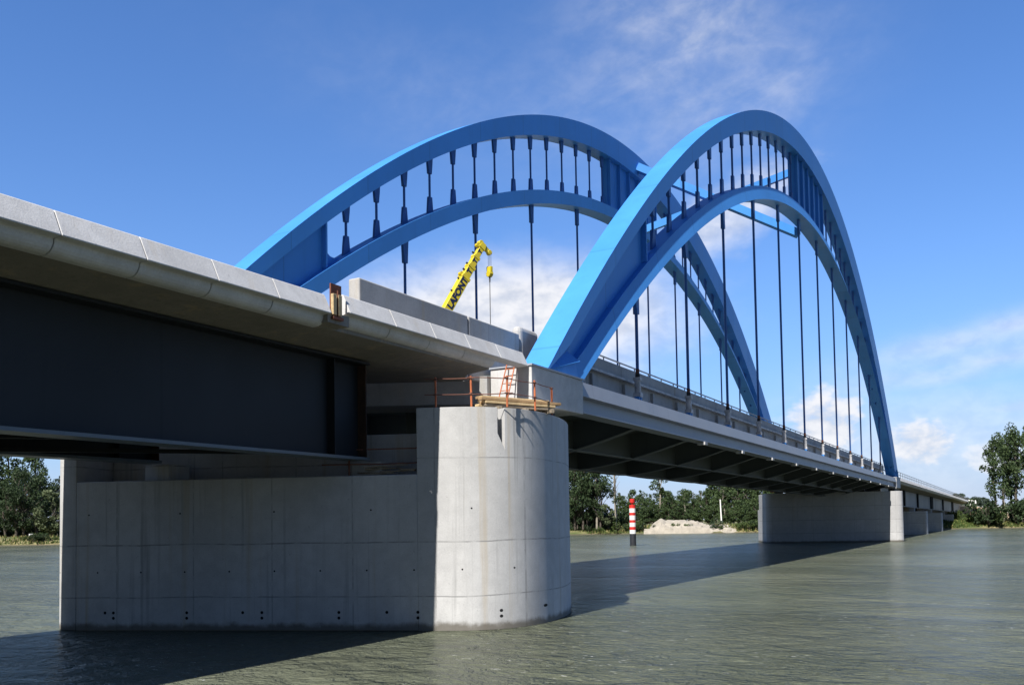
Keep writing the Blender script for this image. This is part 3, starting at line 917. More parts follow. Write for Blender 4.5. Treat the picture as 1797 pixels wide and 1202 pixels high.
# far approach
fa = empty('approach_viaduct', (-24.0, 149, 6))
tag(fa, 'far approach viaduct running from the last arch foot to the wooded bank', 'viaduct')
FO = Vector((24.0, -149, -6))
def fpart(mb_, name, mats, parent=None):
    o_ = mb_.obj(name, mats, parent or fa)
    if parent is None: o_.location = FO
    return o_
FA0, FA1 = 147.4, 336.0
fg = lambda y: -.0054 * (y - 149) + .29
fy = [FA0 + (FA1 - FA0) * i / 8 for i in range(9)]
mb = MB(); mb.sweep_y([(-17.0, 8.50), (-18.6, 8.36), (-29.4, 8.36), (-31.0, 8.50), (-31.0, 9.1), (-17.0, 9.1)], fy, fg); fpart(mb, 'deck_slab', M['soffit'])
for k in range(24):
    a = FA0 + k * 8; c = min(a + 7.97, FA1)
    if a >= FA1: break
    mb = MB(); mb.sweep_y(cornice_profile(-16.49, 9.40), [a, c], fg); fpart(mb, 'cornice_panel', M['precast'])
mb = MB(); mb.sweep_y(cornice_profile(-31.5, 9.40, -1), fy, fg); fpart(mb, 'cornice_panel', M['precast'])
for xg in (-19.1, -28.9):
    mb = MB(); mb.sweep_y([(xg - .02, 5.5), (xg + .02, 5.5), (xg + .02, 8.3), (xg - .02, 8.3)], fy, fg)
    mb.sweep_y([(xg - .4, 5.4), (xg + .4, 5.4), (xg + .4, 5.5), (xg - .4, 5.5)], fy, fg)
    gd = fpart(mb, 'girder', M['midsteel'])
    for yq in (172, 176, 199, 228, 231, 262, 295, 298):
        mb = MB(); mb.box((xg - .36, yq - .5, 5.5 + fg(yq)), (xg + .36, yq + .5, 8.3 + fg(yq))); fpart(mb, 'stiffener', M['girder'], gd)
mb = MB()
for i in range(64):
    yq = FA0 + 1 + i * 2.95; mb.box((-16.74, yq - .03, 9.38 + fg(yq)), (-16.68, yq + .03, 10.25 + fg(yq)))
for zz in (9.8, 10.2):
    mb.sweep_y([(-16.74, zz), (-16.68, zz), (-16.68, zz + .06), (-16.74, zz + .06)], fy, fg)
fpart(mb, 'handrail', M['anchor'])

for yq, zt, lab in ((190.5, 4.62, 'pale far approach pier standing in the river behind the big far pier'), (226, 4.35, 'second far approach pier, partly behind the pale one, at the bank edge'), (262, 4.0, 'smallest far approach pier on the bank among bushes')):
    e_ = empty('approach_pier', (-24.0, yq, -1.0)); tag(e_, lab, 'bridge pier')
    x0, x1 = -31.2, -16.55
    pl = rounded([(x0, yq - 1.4 + .385 * (x0 + 16.6)), (x1, yq - 1.4 + .385 * (x1 + 16.6)), (x1, yq + 1.4 + .385 * (x1 + 16.6)), (x0, yq + 1.4 + .385 * (x0 + 16.6))], .35, 4)
    mb = MB(); mb.prism([(x + 24.0, y_ - yq) for x, y_ in pl], 0, zt + 1.0 - .25); bevel(mb.obj('pier_shaft', M['farpier'], e_), .04)
    for xg in (-19.1, -28.9):
        mb = MB(); yy = .385 * (xg + 16.6); mb.box((xg + 23.5, yy - .5, zt + .75), (xg + 24.5, yy + .5, 6.0 + fg(yq) + .02)); mb.obj('bearing_plinth', M['farpier'], e_)

# abutment and embankment
e_ = empty('abutment', (-24, 337, 0)); tag(e_, 'white concrete abutment at the far end of the viaduct', 'abutment')
mb = MB(); mb.box((-7.3, .2, 0), (7.3, 2.2, 6.7)); bevel(mb.obj('abutment_wall', M['farpier'], e_), .05)
mb = MB(); mb.box((7.3, .1, 6.5), (7.9, 10, 8.6)); mb.box((7.9, .1, 7.3), (9.6, 3.0, 8.4)); bevel(mb.obj('wing_wall', M['whitewall'], e_), .05)
mb = MB(); vs_ = []; nx_, ny_ = 30, 16
for j in range(ny_ + 1):
    y = 331 + j / ny_ * 220
    for i in range(nx_ + 1):
        x = -66 + i / nx_ * 84
        d = max(0, abs(x + 24) - 8.5); zz = 6.6 - d * .30
        f_ = min(1, max(0, (y - 331) / 8)) if abs(x + 24) > 8 else min(1, max(0, (y - 338.6) / .5))
        zz = 1.3 + (max(zz, .2) - 1.3) * f_ + mnoise.noise(Vector((x * .25, y * .25, 0))) * .35
        vs_.append((x, y, zz))
mb.add(vs_, [(j * (nx_ + 1) + i, j * (nx_ + 1) + i + 1, (j + 1) * (nx_ + 1) + i + 1, (j + 1) * (nx_ + 1) + i) for j in range(ny_) for i in range(nx_)])
tag(mb.obj('embankment', M['earth'], smooth=True, fix=False), kind='structure')

for o_ in (bridge, ap, fa): o_.location.z -= .40

# ------------------------------------------------------------------ things on and around the near pier
# steel plate and battens blocking the cornice gap
e_ = empty('formwork_panel', (-16.36, 19.47, 8.88)); tag(e_, 'rusty steel formwork plate with two wooden battens closing the cornice gap', 'formwork')
mb = MB(); mb.box((-.10, -.30, .15), (-.05, .14, 1.18)); mb.obj('plate', M['rust'], e_)
for dy_ in (-.24, -.02):
    mb = MB(); mb.box((-.05, dy_ - .075, .30), (.05, dy_ + .075, .88)); o = mb.obj('batten', M['woodlight'], e_); bevel(o, .01, 1)
mb = MB(); mb.box((-.06, -.32, .18), (.06, .10, .26)); mb.tube((.02, -.1, .28), (.02, -.1, 1.0), .02); mb.obj('clamp', M['rust'], e_)

def railing(name, label, posts, zb, ht, levels, mat_p, mat_r, rp=.035, rr=.016, tails=.35):
    e1 = empty(name, (posts[0][0], posts[0][1], zb)); tag(e1, label, 'railing')
    L = Vector((-posts[0][0], -posts[0][1], -zb))
    for (x, y, *rest) in posts:
        h_ = rest[0] if rest else ht
        mb_ = MB(); mb_.tube((x, y, zb), (x + random.uniform(-.02, .02), y, zb + h_), rp, n=8)
        o_ = mb_.obj('post', mat_p, e1); o_.location = L
        mb_ = MB()
        for lv in levels: mb_.tube((x - .05, y - .03, zb + lv), (x + .05, y - .03, zb + lv), .03, n=6)
        o2_ = mb_.obj('clip', mat_r, o_)
    for lv in levels:
        for i_ in range(len(posts) - 1):
            p = Vector((posts[i_][0], posts[i_][1] - .045, zb + lv + random.uniform(-.02, .03))); q1 = Vector((posts[i_ + 1][0], posts[i_ + 1][1] - .045, zb + lv + random.uniform(-.03, .03)))
            d = (q1 - p).normalized()
            mb_ = MB(); m_ = (p + q1) / 2 + Vector((0, 0, random.uniform(-.03, .02)))
            a_ = p - d * (tails if i_ == 0 else .1); b_ = q1 + d * (tails * .6 if i_ in (1, len(posts) - 2) else .1)
            mb_.tube(a_, m_, rr, n=6); mb_.tube(m_, b_, rr, n=6)
            o_ = mb_.obj('rail', mat_r, e1); o_.location = L
    return e1
railing('safety_railing', 'orange red site railing round the sunlit top of the near pier', [(-16.6, 24.5), (-15.5, 24.92), (-14.5, 25.5), (-14.22, 26.9), (-14.35, 28.4, .95)], 7.15, 1.02, (.45, .94), M['orange'], M['railrust'])
railing('safety_railing', 'rusty railing in deep shade on the lower ledge of the near pier', [(-19.35, 23.45), (-17.2, 24.3)], 5.02, .92, (.40, .88), M['railrust'], M['railrust'], .035, .022, .9)
railing('safety_railing', 'bright orange railing on the left end of the far pier top', [(-31.0, 129.7), (-29.8, 130.2), (-28.6, 130.7), (-27.2, 131.2)], 6.92, .75, (.25, .5, .72), M['netting'], M['netting'], .09, .06)

# timber planks stacked on the pier top
tdir = (Vector((-14.45, 28.6)) - Vector((-15.7, 25.95))).normalized()
rzt = math.atan2(tdir.y, tdir.x)
k = 0
perp = Vector((-tdir.y, tdir.x))
for lay in range(4):
    for c in range(3):
        if lay == 3 and c == 2: continue
        wdt = .20 + .03 * random.random(); hgt_ = .075 + .02 * random.random(); L_ = 3.1 + random.uniform(-.3, .3)
        ctr = Vector((-15.05, 27.25)) + perp * (.26 - c * .23 + random.uniform(-.02, .02)) + tdir * random.uniform(-.18, .18)
        mb = MB(); mb.box((-L_ / 2, -wdt / 2, 0), (L_ / 2, wdt / 2, hgt_))
        o = mb.obj('timber_plank', [M['wood'], M['woodlight'], M['woodgrey']][(lay * 2 + c) % 3], loc=(ctr.x, ctr.y, 7.29 + lay * .098), rz=rzt + random.uniform(-.03, .03)); bevel(o, .008, 1)
        tag(o, 'weathered brown timber plank stacked on the pier top behind the orange railing', 'plank', 'planks stacked on the near pier top')
for f_ in (-1.1, 0, 1.1):
    ctr = Vector((-15.05, 27.25)) + tdir * f_
    mb = MB(); mb.box((-.06, -.5, 0), (.06, .5, .11)); o = mb.obj('timber_bearer', M['woodgrey'], loc=(ctr.x, ctr.y, 7.175), rz=rzt)
    tag(o, 'short timber bearer lying crosswise under the plank stack on the pier', 'bearer', 'bearers under the plank stack')
# ladder leaning on the cornice end
e_ = empty('ladder', (-17.25, 29.7, 7.18)); tag(e_, 'pale red metal ladder leaning on the white end block behind the plank stack', 'ladder')
pa = [Vector((-.28, .0, 0)), Vector((.14, .0, 0))]; pb = [Vector((.06, .55, 2.3)), Vector((.42, .55, 2.3))]
for s_ in (0, 1):
    mb = MB(); mb.tube(pa[s_], pb[s_], .024, n=8); mb.obj('ladder_rail', M['orange'], e_)
for r_ in range(8):
    t_ = .06 + r_ * .122
    mb = MB(); mb.tube(pa[0].lerp(pb[0], t_), pa[1].lerp(pb[1], t_), .016, n=6); mb.obj('rung', M['orange'], e_)
# scrap boards on the ledge
random.seed(31)
for k in range(7):
    x = -18.2 + random.uniform(-.6, .7); y = FR + SL * x + random.uniform(.35, .9); L_ = random.uniform(.7, 1.6)
    mb = MB(); mb.box((-L_ / 2, -.07, 0), (L_ / 2, .07, .04))
    o = mb.obj('scrap_board', M['woodgrey'], loc=(x, y, 5.06 + k * .045), rz=SK_ANG + random.uniform(-.4, .4)); o.rotation_euler[1] = random.uniform(-.06, .06)
    tag(o, 'loose dark board in the scrap pile on the shaded pier ledge', 'board', 'scrap boards on the pier ledge')

# ------------------------------------------------------------------ mobile crane on the deck
cr = empty('mobile_crane', (-24.6, 34.6, 9.45)); tag(cr, 'yellow mobile crane on the deck with telescopic boom raised behind the parapet', 'crane')
T = Vector((-23.47, 39.0, 17.42)); Bv = Vector((-24.28, 36.83, 13.78))
bd = (T - Bv).normalized(); Bp = Bv - bd * 2.9
hh = Vector((bd.x, bd.y, 0)).normalized(); nrm = Vector((hh.y, -hh.x, 0)); tnr = nrm.cross(bd)
if tnr.z < 0: tnr = -tnr
CO = Vector((24.6, -34.6, -9.45))
Ltot = (T - Bp).length
mb = MB()
for a, c, hw_, hh_ in ((-.3, .70, .185, .235), (.68, .80, .16, .20), (.79, .89, .135, .17), (.88, .985, .115, .145)):
    lo = Bp + bd * Ltot * a if a > 0 else Bp - bd * .3
    mb.frustum(lo, (hw_, hh_), Bp + bd * Ltot * c, (hw_, hh_), 0, nrm, tnr)
    if c < .95: e1 = Bp + bd * Ltot * c; mb.frustum(e1 - bd * .14, (hw_ + .03, hh_ + .03), e1 + bd * .02, (hw_ + .03, hh_ + .03), 0, nrm, tnr)
boom = mb.obj('boom', M['cranyel'], cr); boom.location = CO; bevel(boom, .015, 1)
mb = MB()
for f_, o_ in ((.70, .23), (.97, .20)):
    c_ = Bp + bd * Ltot * f_ + tnr * (o_ + .05)
    mb.tube(c_ - nrm * .10, c_ + nrm * .10, .10, n=12)
    mb.frustum(c_ - tnr * .16, (.05, .12), c_ + tnr * .05, (.03, .06), 0, nrm, bd)
mb.obj('boom_sheave', M['cranyel'], boom)
hd = Bp + bd * Ltot; mb = MB()
mb.frustum(hd - bd * .25, (.15, .2), hd + bd * .10, (.12, .14), 0, nrm, tnr)
arm = hd + hh * .42 - Vector((0, 0, .30))
mb.bar(hd, arm, .17, .19)
mb.tube(arm - nrm * .10, arm + nrm * .10, .13, n=14)
mb.tube(hd + tnr * .16 - nrm * .12, hd + tnr * .16 + nrm * .12, .14, n=14)
o = mb.obj('boom_head', M['cranyel'], boom); bevel(o, .01, 1)
mb = MB()
for f_ in (.55, .66, .745, .80, .90):
    c_ = Bp + bd * Ltot * f_ + tnr * .20; mb.frustum(c_, (.05, .04), c_ + tnr * .12, (.03, .03), 0, nrm, bd)
mb.obj('boom_fitting', M['dark'], boom)
hk = arm + hh * .02
mb = MB()
for s_ in (-.10, .02, .12): mb.tube(hk + nrm * s_, hk + nrm * s_ - Vector((0, 0, .72)), .010, n=5)
mb.tube(hk - Vector((0, 0, 1.2)), hk - Vector((0, 0, 1.5)), .05, .035, n=8)
mb.tube(hk - Vector((0, 0, 1.5)), Vector((hk.x, hk.y, 9.9)), .02, n=6)
o = mb.obj('hoist_rope', M['cable'], cr); o.location = CO
mb = MB(); hb = hk - Vector((0, 0, .72))
mb.frustum(hb, (.17, .08), hb - Vector((0, 0, .42)), (.15, .08), 0, nrm, hh); mb.tube(hb - nrm * 0 - Vector((0, 0, .36)) - hh * .11, hb - Vector((0, 0, .36)) + hh * .11, .17, n=14)
mb.frustum(hb + Vector((0, 0, .06)) - nrm * .17, (.03, .03), hb - Vector((0, 0, .1)) - nrm * .17, (.04, .04), 1, nrm, hh)
o = mb.obj('hook_block', [M['cranyel'], M['dark']], cr); o.location = CO; bevel(o, .02, 2)
def lettering(txt, size, along, off, hw_):
    cu_ = bpy.data.curves.new('lettering', 'FONT'); cu_.body = txt; cu_.size = size; cu_.align_x = 'LEFT'; cu_.align_y = 'CENTER'; cu_.extrude = .004; cu_.offset = .020
    to = bpy.data.objects.new('tmp_text', cu_); COL.objects.link(to)
    bpy.context.view_layer.update()
    me = bpy.data.meshes.new_from_object(to.evaluated_get(bpy.context.evaluated_depsgraph_get()))
    bpy.data.objects.remove(to)
    me.materials.clear(); me.materials.append(M['letter'])
    o_ = bpy.data.objects.new('lettering', me); COL.objects.link(o_)
    p = Bp + bd * along + nrm * (hw_ + .006)
    o_.matrix_world = Matrix(((bd.x, tnr.x, nrm.x, p.x), (bd.y, tnr.y, nrm.y, p.y), (bd.z, tnr.z, nrm.z, p.z), (0, 0, 0, 1)))
    o_.parent = boom
    o_.matrix_parent_inverse = Matrix.Translation(Vector((0, 0, 0)))
    return o_, p
def put_letter(txt, size, along, hw_, sx=1.0):
    o_, p = lettering(txt, size, along, 0, hw_)
    # boom's mesh frame equals world axes, shifted only by its parents, whose shifts cancel out
    o_.matrix_parent_inverse = Matrix.Identity(4)
    o_.matrix_local = Matrix(((bd.x * sx, tnr.x, nrm.x, p.x), (bd.y * sx, tnr.y, nrm.y, p.y), (bd.z * sx, tnr.z, nrm.z, p.z), (0, 0, 0, 1)))
put_letter('LAFONT', .46, 3.02, .185, 1.10)
put_letter('T', .38, Ltot * .735, .16)
put_letter('T', .32, Ltot * .835, .135)
put_letter('T', .27, Ltot * .925, .115)
mb = MB(); mb.box((-1.2, -5.6, .75), (1.2, 3.4, 1.25)); mb.box((-1.25, -5.9, .55), (1.25, -5.5, 1.1)); o = mb.obj('chassis', M['dark'], cr); bevel(o, .05)
mb = MB(); mb.frustum((0, 2.7, 1.25), (1.15, .75), (0, 2.6, 2.5), (1.05, .60)); o = mb.obj('cab', M['cranyel'], cr); bevel(o, .08)
mb = MB(); mb.box((-1.0, 1.85, 1.7), (1.0, 1.93, 2.3)); mb.obj('windscreen', M['glass'], o)
mb = MB(); mb.box((-1.1, -3.0, 1.25), (1.1, .6, 2.0)); mb.box((-.4, -.8, 2.0), (.4, .4, 2.5)); o = mb.obj('turntable', M['cranyel'], cr); bevel(o, .06)
for yq in (-4.6, -3.1, .9, 2.4):
    for s_ in (-1, 1):
        mb = MB(); mb.tube((s_ * .75, yq, .52), (s_ * 1.2, yq, .52), .52, n=18); o = mb.obj('wheel', M['rubber'], cr); bevel(o, .05)
        mb = MB(); mb.tube((s_ * 1.19, yq, .52), (s_ * 1.22, yq, .52), .26, n=14); mb.obj('rim', M['cranyel'], o)

# ------------------------------------------------------------------ river beacon
e_ = empty('channel_marker', (-47.57, 118.24, -1.0)); tag(e_, 'red and white banded channel pile with red topmark standing in the river', 'channel marker')
bands = [(-.0, 1.78, 2), (1.78, 2.36, 1), (2.36, 2.82, 0), (2.82, 3.44, 1), (3.44, 3.84, 0), (3.84, 4.52, 1), (4.52, 4.94, 0), (4.94, 5.58, 1), (5.58, 6.12, 0)]
mb = MB(); sc = .92
prev = None
for a, c, mi in bands:
    a = (a * sc + 1.0) if a > 0 else 0.0; c = c * sc + 1.0
    n_ = 20; vs_ = []
    for zz in (a, c):
        for k in range(n_): vs_.append((.43 * math.cos(2 * math.pi * k / n_), .43 * math.sin(2 * math.pi * k / n_), zz))
    mb.add(vs_, [(k, (k + 1) % n_, n_ + (k + 1) % n_, n_ + k) for k in range(n_)], mi)
mb.add([(.43 * math.cos(2 * math.pi * k / 20), .43 * math.sin(2 * math.pi * k / 20), 6.12 * sc + 1) for k in range(20)], [tuple(range(20))], 0)
mb.obj('pile', [M['red'], M['white'], M['tar']], e_)
mb = MB(); mb.lathe((0, 0, 1 + 6.12 * sc), [(.10, 0), (.10, .18), (.24, .24), (.34, .32), (.34, .78), (.30, .82)], 18); mb.obj('topmark', M['red'], e_)

# ------------------------------------------------------------------ far bank: heap, post, sign, shed
random.seed(5)
hp = [ground_pt(u, Z) for u, Z in ((1128, 226), (1292, 222))]
e0 = Vector(hp[0]); e1 = Vector(hp[1]); ax_ = (e1 - e0); Lh = ax_.length; ax_.normalize(); bx_ = Vector((-ax_.y, ax_.x))
prof_h = [(0, .2), (.05, .9), (.12, 2.5), (.17, 3.75), (.21, 3.6), (.27, 3.25), (.36, 3.3), (.46, 3.25), (.52, 3.05), (.60, 2.2), (.68, 1.75), (.74, 1.9), (.80, 1.5), (.87, 1.2), (.94, 1.1), (1.0, .2)]
def hprof(t_):
    for (a, z0), (c, z1) in zip(prof_h, prof_h[1:]):
        if a <= t_ <= c: return z0 + (z1 - z0) * (t_ - a) / (c - a)
    return 0
mb = MB(); vs_ = []; NA, NB = 70, 24
for j in range(NB + 1):
    w_ = j / NB * 2 - 1
    for i in range(NA + 1):
        t_ = i / NA; p = e0 + ax_ * (t_ * Lh) + bx_ * (w_ * 6.5 + 5.5)
        h_ = .82 * hprof(t_) * max(0, 1 - abs(w_) ** 1.4)
        vs_.append((p.x, p.y, .75 - 7 * max(0, abs(w_) - .8) * (1 if w_ < 0 else 0) + h_ + mnoise.noise(Vector((p.x * .45, p.y * .45, 0))) * .55 * (h_ > .1) + mnoise.noise(Vector((p.x * 1.1, p.y * 1.1, 2))) * .30 * (h_ > .1) + mnoise.noise(Vector((p.x * 2.6, p.y * 2.6, 4))) * .12))
mb.add(vs_, [(j * (NA + 1) + i, j * (NA + 1) + i + 1, (j + 1) * (NA + 1) + i + 1, (j + 1) * (NA + 1) + i) for j in range(NB) for i in range(NA)])
tag(mb.obj('sand_heap', M['sand'], fix=False), 'long pale heap of sand and gravel on the far bank', 'sand heap')

x, y = ground_pt(1265, 236); e_ = empty('marker_post', (x, y, 1.6)); tag(e_, 'slim white post standing on the far bank before dark trees', 'post')
hpz = z_at(1265, 880, 236) - 1
mb = MB(); mb.frustum((0, 0, 0), (.17, .17), (-.25, 0, hpz), (.12, .12)); mb.obj('shaft', M['white'], e_)
x, y = ground_pt(55, 208); e_ = empty('river_sign', (x, y, .9)); tag(e_, 'small white double notice board at the foot of the left bank trees', 'sign')
mb = MB(); mb.tube((0, 0, 0), (0, 0, 1.7), .06); mb.obj('post', M['anchor'], e_)
mb = MB(); mb.box((-.62, -.06, 1.1), (-.04, -.02, 1.75)); mb.box((.04, -.06, 1.1), (.62, -.02, 1.75)); o = mb.obj('board', M['signwhite'], e_, rz=.5)
x, y = ground_pt(1752, 520); e_ = empty('warehouse', (x, y, 1.5), -.2); tag(e_, 'low white warehouse seen between the right bank tree trunks', 'building')
hw_ = z_at(1752, 889, 520) - 1.5
mb = MB(); mb.box((-14, -8, 0), (16, 8, hw_)); mb.obj('wall', M['whitewall'], e_)
mb = MB(); mb.box((-14.3, -8.3, hw_), (16.3, 8.3, hw_ + .5)); mb.obj('roof', M['roofgrey'], e_)

# ------------------------------------------------------------------ vegetation
def leaf_cloud(mb_, clumps, n_, size, rnd):
    for _ in range(n_):
        c, r_ = clumps[rnd.randrange(len(clumps))]
        while True:
            p = Vector((rnd.uniform(-1, 1), rnd.uniform(-1, 1), rnd.uniform(-1, 1)))
            if .15 < p.length < 1: break
        p = p * (p.length ** -.35)
        p = Vector(c) + Vector((p.x * r_[0], p.y * r_[1], p.z * r_[2]))
        nrm_ = Vector((rnd.gauss(0, 1), rnd.gauss(0, 1), rnd.gauss(.5, .8))).normalized()
        a = nrm_.orthogonal().normalized(); a.rotate(Matrix.Rotation(rnd.uniform(0, 6.28), 3, nrm_)); b_ = nrm_.cross(a)
        s_ = size * rnd.uniform(.55, 1.35)
        mb_.add([p - a * s_, p - b_ * s_ * .6, p + a * s_, p + b_ * s_ * .6], [(0, 1, 2, 3)])


def limb(mb_, p, q_, r0_, r1_, rnd, bend=.15):
    p = Vector(p); q_ = Vector(q_); L_ = (q_ - p).length
    m1 = p.lerp(q_, .5) + Vector((rnd.gauss(0, bend * L_ * .3), rnd.gauss(0, bend * L_ * .3), 0))
    mb_.tube(p, m1, r0_, (r0_ + r1_) / 2, n=6, cap=False); mb_.tube(m1, q_, (r0_ + r1_) / 2, r1_, n=6, cap=False)


def tree_meshes(name, H, seed, kind, leaf, bark):
    """meshes (trunk, crown) of one tree of height H"""
    rnd = random.Random(seed); tk = MB(); cl = []
    if kind == 'poplar':
        base_, wd = H * .27, H * .15
        nst = 13
        limb(tk, (0, 0, -.3), (rnd.gauss(0, .3), rnd.gauss(0, .3), H * .55), H * .016, H * .010, rnd, .06)
        limb(tk, (0, 0, H * .54), (rnd.gauss(0, .4), rnd.gauss(0, .4), H * .95), H * .010, .04, rnd, .06)
        for i in range(nst + 13):
            t_ = rnd.random() ** .8; zc = base_ + (H * .97 - base_) * t_; ww = wd * (.5 + .75 * math.sin(math.pi * min(1, t_ * .80 + .20)))
            th_ = rnd.uniform(0, 6.28); rr = ww * rnd.uniform(.1, .95)
            c = (rr * math.cos(th_), rr * math.sin(th_), zc); s_ = H * rnd.uniform(.035, .075)
            cl.append((c, (s_, s_, s_ * 1.15))); limb(tk, (0, 0, zc - H * .09), c, H * .004, .03, rnd)
        n_, sz = 2600, .30
    elif kind == 'broad':
        base_ = H * .16; wd = H * .32
        limb(tk, (0, 0, -.3), (rnd.gauss(0, .4), rnd.gauss(0, .4), H * .45), H * .022, H * .012, rnd, .08)
        for i in range(30):
            t_ = rnd.random(); zc = base_ + (H * .93 - base_) * t_; ww = wd * math.sqrt(max(.05, 1 - (2 * t_ - .95) ** 2)) 
            th_ = rnd.uniform(0, 6.28); rr = ww * rnd.uniform(.25, 1)
            c = (rr * math.cos(th_), rr * math.sin(th_), zc); s_ = H * rnd.uniform(.05, .115)
            cl.append((c, (s_, s_, s_ * .85))); limb(tk, (0, 0, max(H * .1, zc - H * .22)), c, H * .007, .03, rnd)
        n_, sz = 3400, .33
    elif kind == 'thin':
        limb(tk, (0, 0, -.3), (rnd.gauss(0, .5), rnd.gauss(0, .5), H * .6), H * .015, H * .009, rnd, .1)
        limb(tk, (0, 0, H * .58), (rnd.gauss(0, .8), rnd.gauss(0, .8), H * .96), H * .009, .04, rnd, .1)
        for i in range(15):
            t_ = .42 + .56 * rnd.random(); th_ = rnd.uniform(0, 6.28); rr = H * rnd.uniform(.02, .15)
            c = (rr * math.cos(th_), rr * math.sin(th_), H * t_); s_ = H * rnd.uniform(.03, .065)
            cl.append((c, (s_, s_, s_))); limb(tk, (0, 0, H * t_ - H * .1), c, H * .005, .03, rnd)
        n_, sz = 1100, .30
    elif kind == 'bare':
        for k_ in range(3):
            a_ = rnd.uniform(-.5, .5); b_ = rnd.uniform(-.5, .5)
            limb(tk, (a_ * .3, b_ * .3, -.3), (a_ * 1.5, b_ * 1.5, H * rnd.uniform(.8, 1)), H * .013, .05, rnd, .06)
            for i in range(14):
                t_ = rnd.uniform(.35, .95); th_ = rnd.uniform(0, 6.28); rr = H * rnd.uniform(.03, .08)
                limb(tk, (a_ * 1.5 * t_, b_ * 1.5 * t_, H * t_ * .9), (a_ * 1.5 * t_ + rr * math.cos(th_), b_ * 1.5 * t_ + rr * math.sin(th_), H * (t_ * .9 + .09)), H * .004, .02, rnd)
        for i in range(6): cl.append(((rnd.gauss(0, .6), rnd.gauss(0, .6), H * rnd.uniform(.3, .95)), (.7, .7, 1.0)))
        n_, sz = 260, .26
    else:  # bush
        for i in range(5): limb(tk, (0, 0, -.2), (rnd.gauss(0, H * .25), rnd.gauss(0, H * .25), H * .7), H * .02, .02, rnd)
        for i in range(12):
            th_ = rnd.uniform(0, 6.28); rr = H * .55 * math.sqrt(rnd.random()); zc = H * rnd.uniform(.15, .78)
            s_ = H * rnd.uniform(.16, .28); cl.append(((rr * math.cos(th_), rr * math.sin(th_), zc), (s_, s_, s_ * .9)))
        n_, sz = 620, .19
    cr_ = MB(); leaf_cloud(cr_, cl, n_, sz, rnd)
    return tk.mesh(name + '_trunk', M[bark], True, False), cr_.mesh(name + '_crown', M[leaf], False, False)


PROTO = {}
def proto(key, *a):
    if key not in PROTO: PROTO[key] = [tree_meshes(key + str(i), a[0], a[1] + i, *a[2:]) for i in range(3)]
    return PROTO[key]
proto('poplar', 24, 11, 'poplar', 'leaf_mid', 'bark')
proto('dark', 20, 21, 'broad', 'leaf_dark', 'bark')
proto('mid', 15, 31, 'broad', 'leaf_mid', 'bark')
proto('pale', 11, 41, 'broad', 'leaf_pale', 'bark')
proto('thin', 18, 51, 'thin', 'leaf_mid', 'barkpale')
proto('bare', 19, 61, 'bare', 'leaf_dark', 'barkpale')
proto('bush', 3, 71, 'bush', 'leaf_bush', 'bark')
proto('dbush', 3, 81, 'bush', 'leaf_dark', 'bark')
proto('far', 18, 91, 'broad', 'leaf_far', 'bark')
H0 = dict(poplar=24, dark=20, mid=15, pale=11, thin=18, bare=19, bush=3, dbush=3, far=18)
rt_ = random.Random(99)
def plant(name, key, u, Z, H, label, cat, group=None, wide=1.0, xy=None, zb=1.7):
    if not xy and 980 < u < 1346: Z = max(Z, 231.5 - (u - 1010) * .0358 + 1.2)
    x, y = xy if xy else ground_pt(u, Z)
    e1_ = empty(name, (x, y, zb), rt_.uniform(0, 6.28)); s_ = H / H0[key]
    e1_.scale = (s_ * wide, s_ * wide, s_)
    tag(e1_, label, cat, group)
    tm, cm = PROTO[key][rt_.randrange(3)]
    for nm_, me in (('trunk' if cat == 'tree' else 'stems', tm), ('crown' if cat == 'tree' else 'foliage', cm)):
        o_ = bpy.data.objects.new(nm_, me); COL.objects.link(o_); o_.parent = e1_
    return e1_

# left bank
for u, Z, H, key in ((-70, 222, 25, 'poplar'), (-40, 230, 26, 'poplar'), (-12, 224, 27, 'poplar'), (14, 232, 28, 'poplar'), (62, 228, 25, 'poplar'), (-95, 228, 24, 'poplar')):
    plant('poplar_tree', key, u, Z, H, 'tall poplar with airy crown on the left bank beneath the viaduct', 'tree', 'poplars on the left bank')
plant('dark_tree', 'dark', 42, 213, 17, 'dense dark rounded tree below the poplars on the left bank', 'tree', wide=.9)
plant('dark_tree', 'dark', 10, 212, 14, 'second dense dark tree, at the left picture edge on the left bank', 'tree', wide=.95)
plant('pale_tree', 'pale', 92, 212, 12.5, 'pale grey green tree beside the left edge of the near pier', 'tree', wide=1.0)
for u, Z in ((-35, 240), (-60, 236), (25, 250), (75, 246), (110, 240), (-120, 235), (130, 236), (150, 242), (-5, 238), (50, 240), (-20, 222), (28, 222), (66, 224)):
    plant('dark_tree', 'dark', u, Z, rt_.uniform(15, 20), 'dark green tree filling the wood behind the left bank poplars', 'tree', 'trees behind the left bank poplars')
for i in range(16):
    plant('bush', 'dbush' if i % 2 else 'bush', -60 + i * 12, 226 + (i * 7) % 12, 3.0 + (i * 5) % 4 * .6, 'dark undergrowth bush beneath the left bank trees', 'bush', 'undergrowth below the left bank trees', wide=1.3)
for i in range(14):
    plant('bush', 'dbush', 1000 + i * 7, 236 + (i * 5) % 9, 3.2 + (i * 3) % 4 * .5, 'dark undergrowth bush beneath the trees right of the near pier', 'bush', 'undergrowth below the trees right of the near pier', wide=1.3)
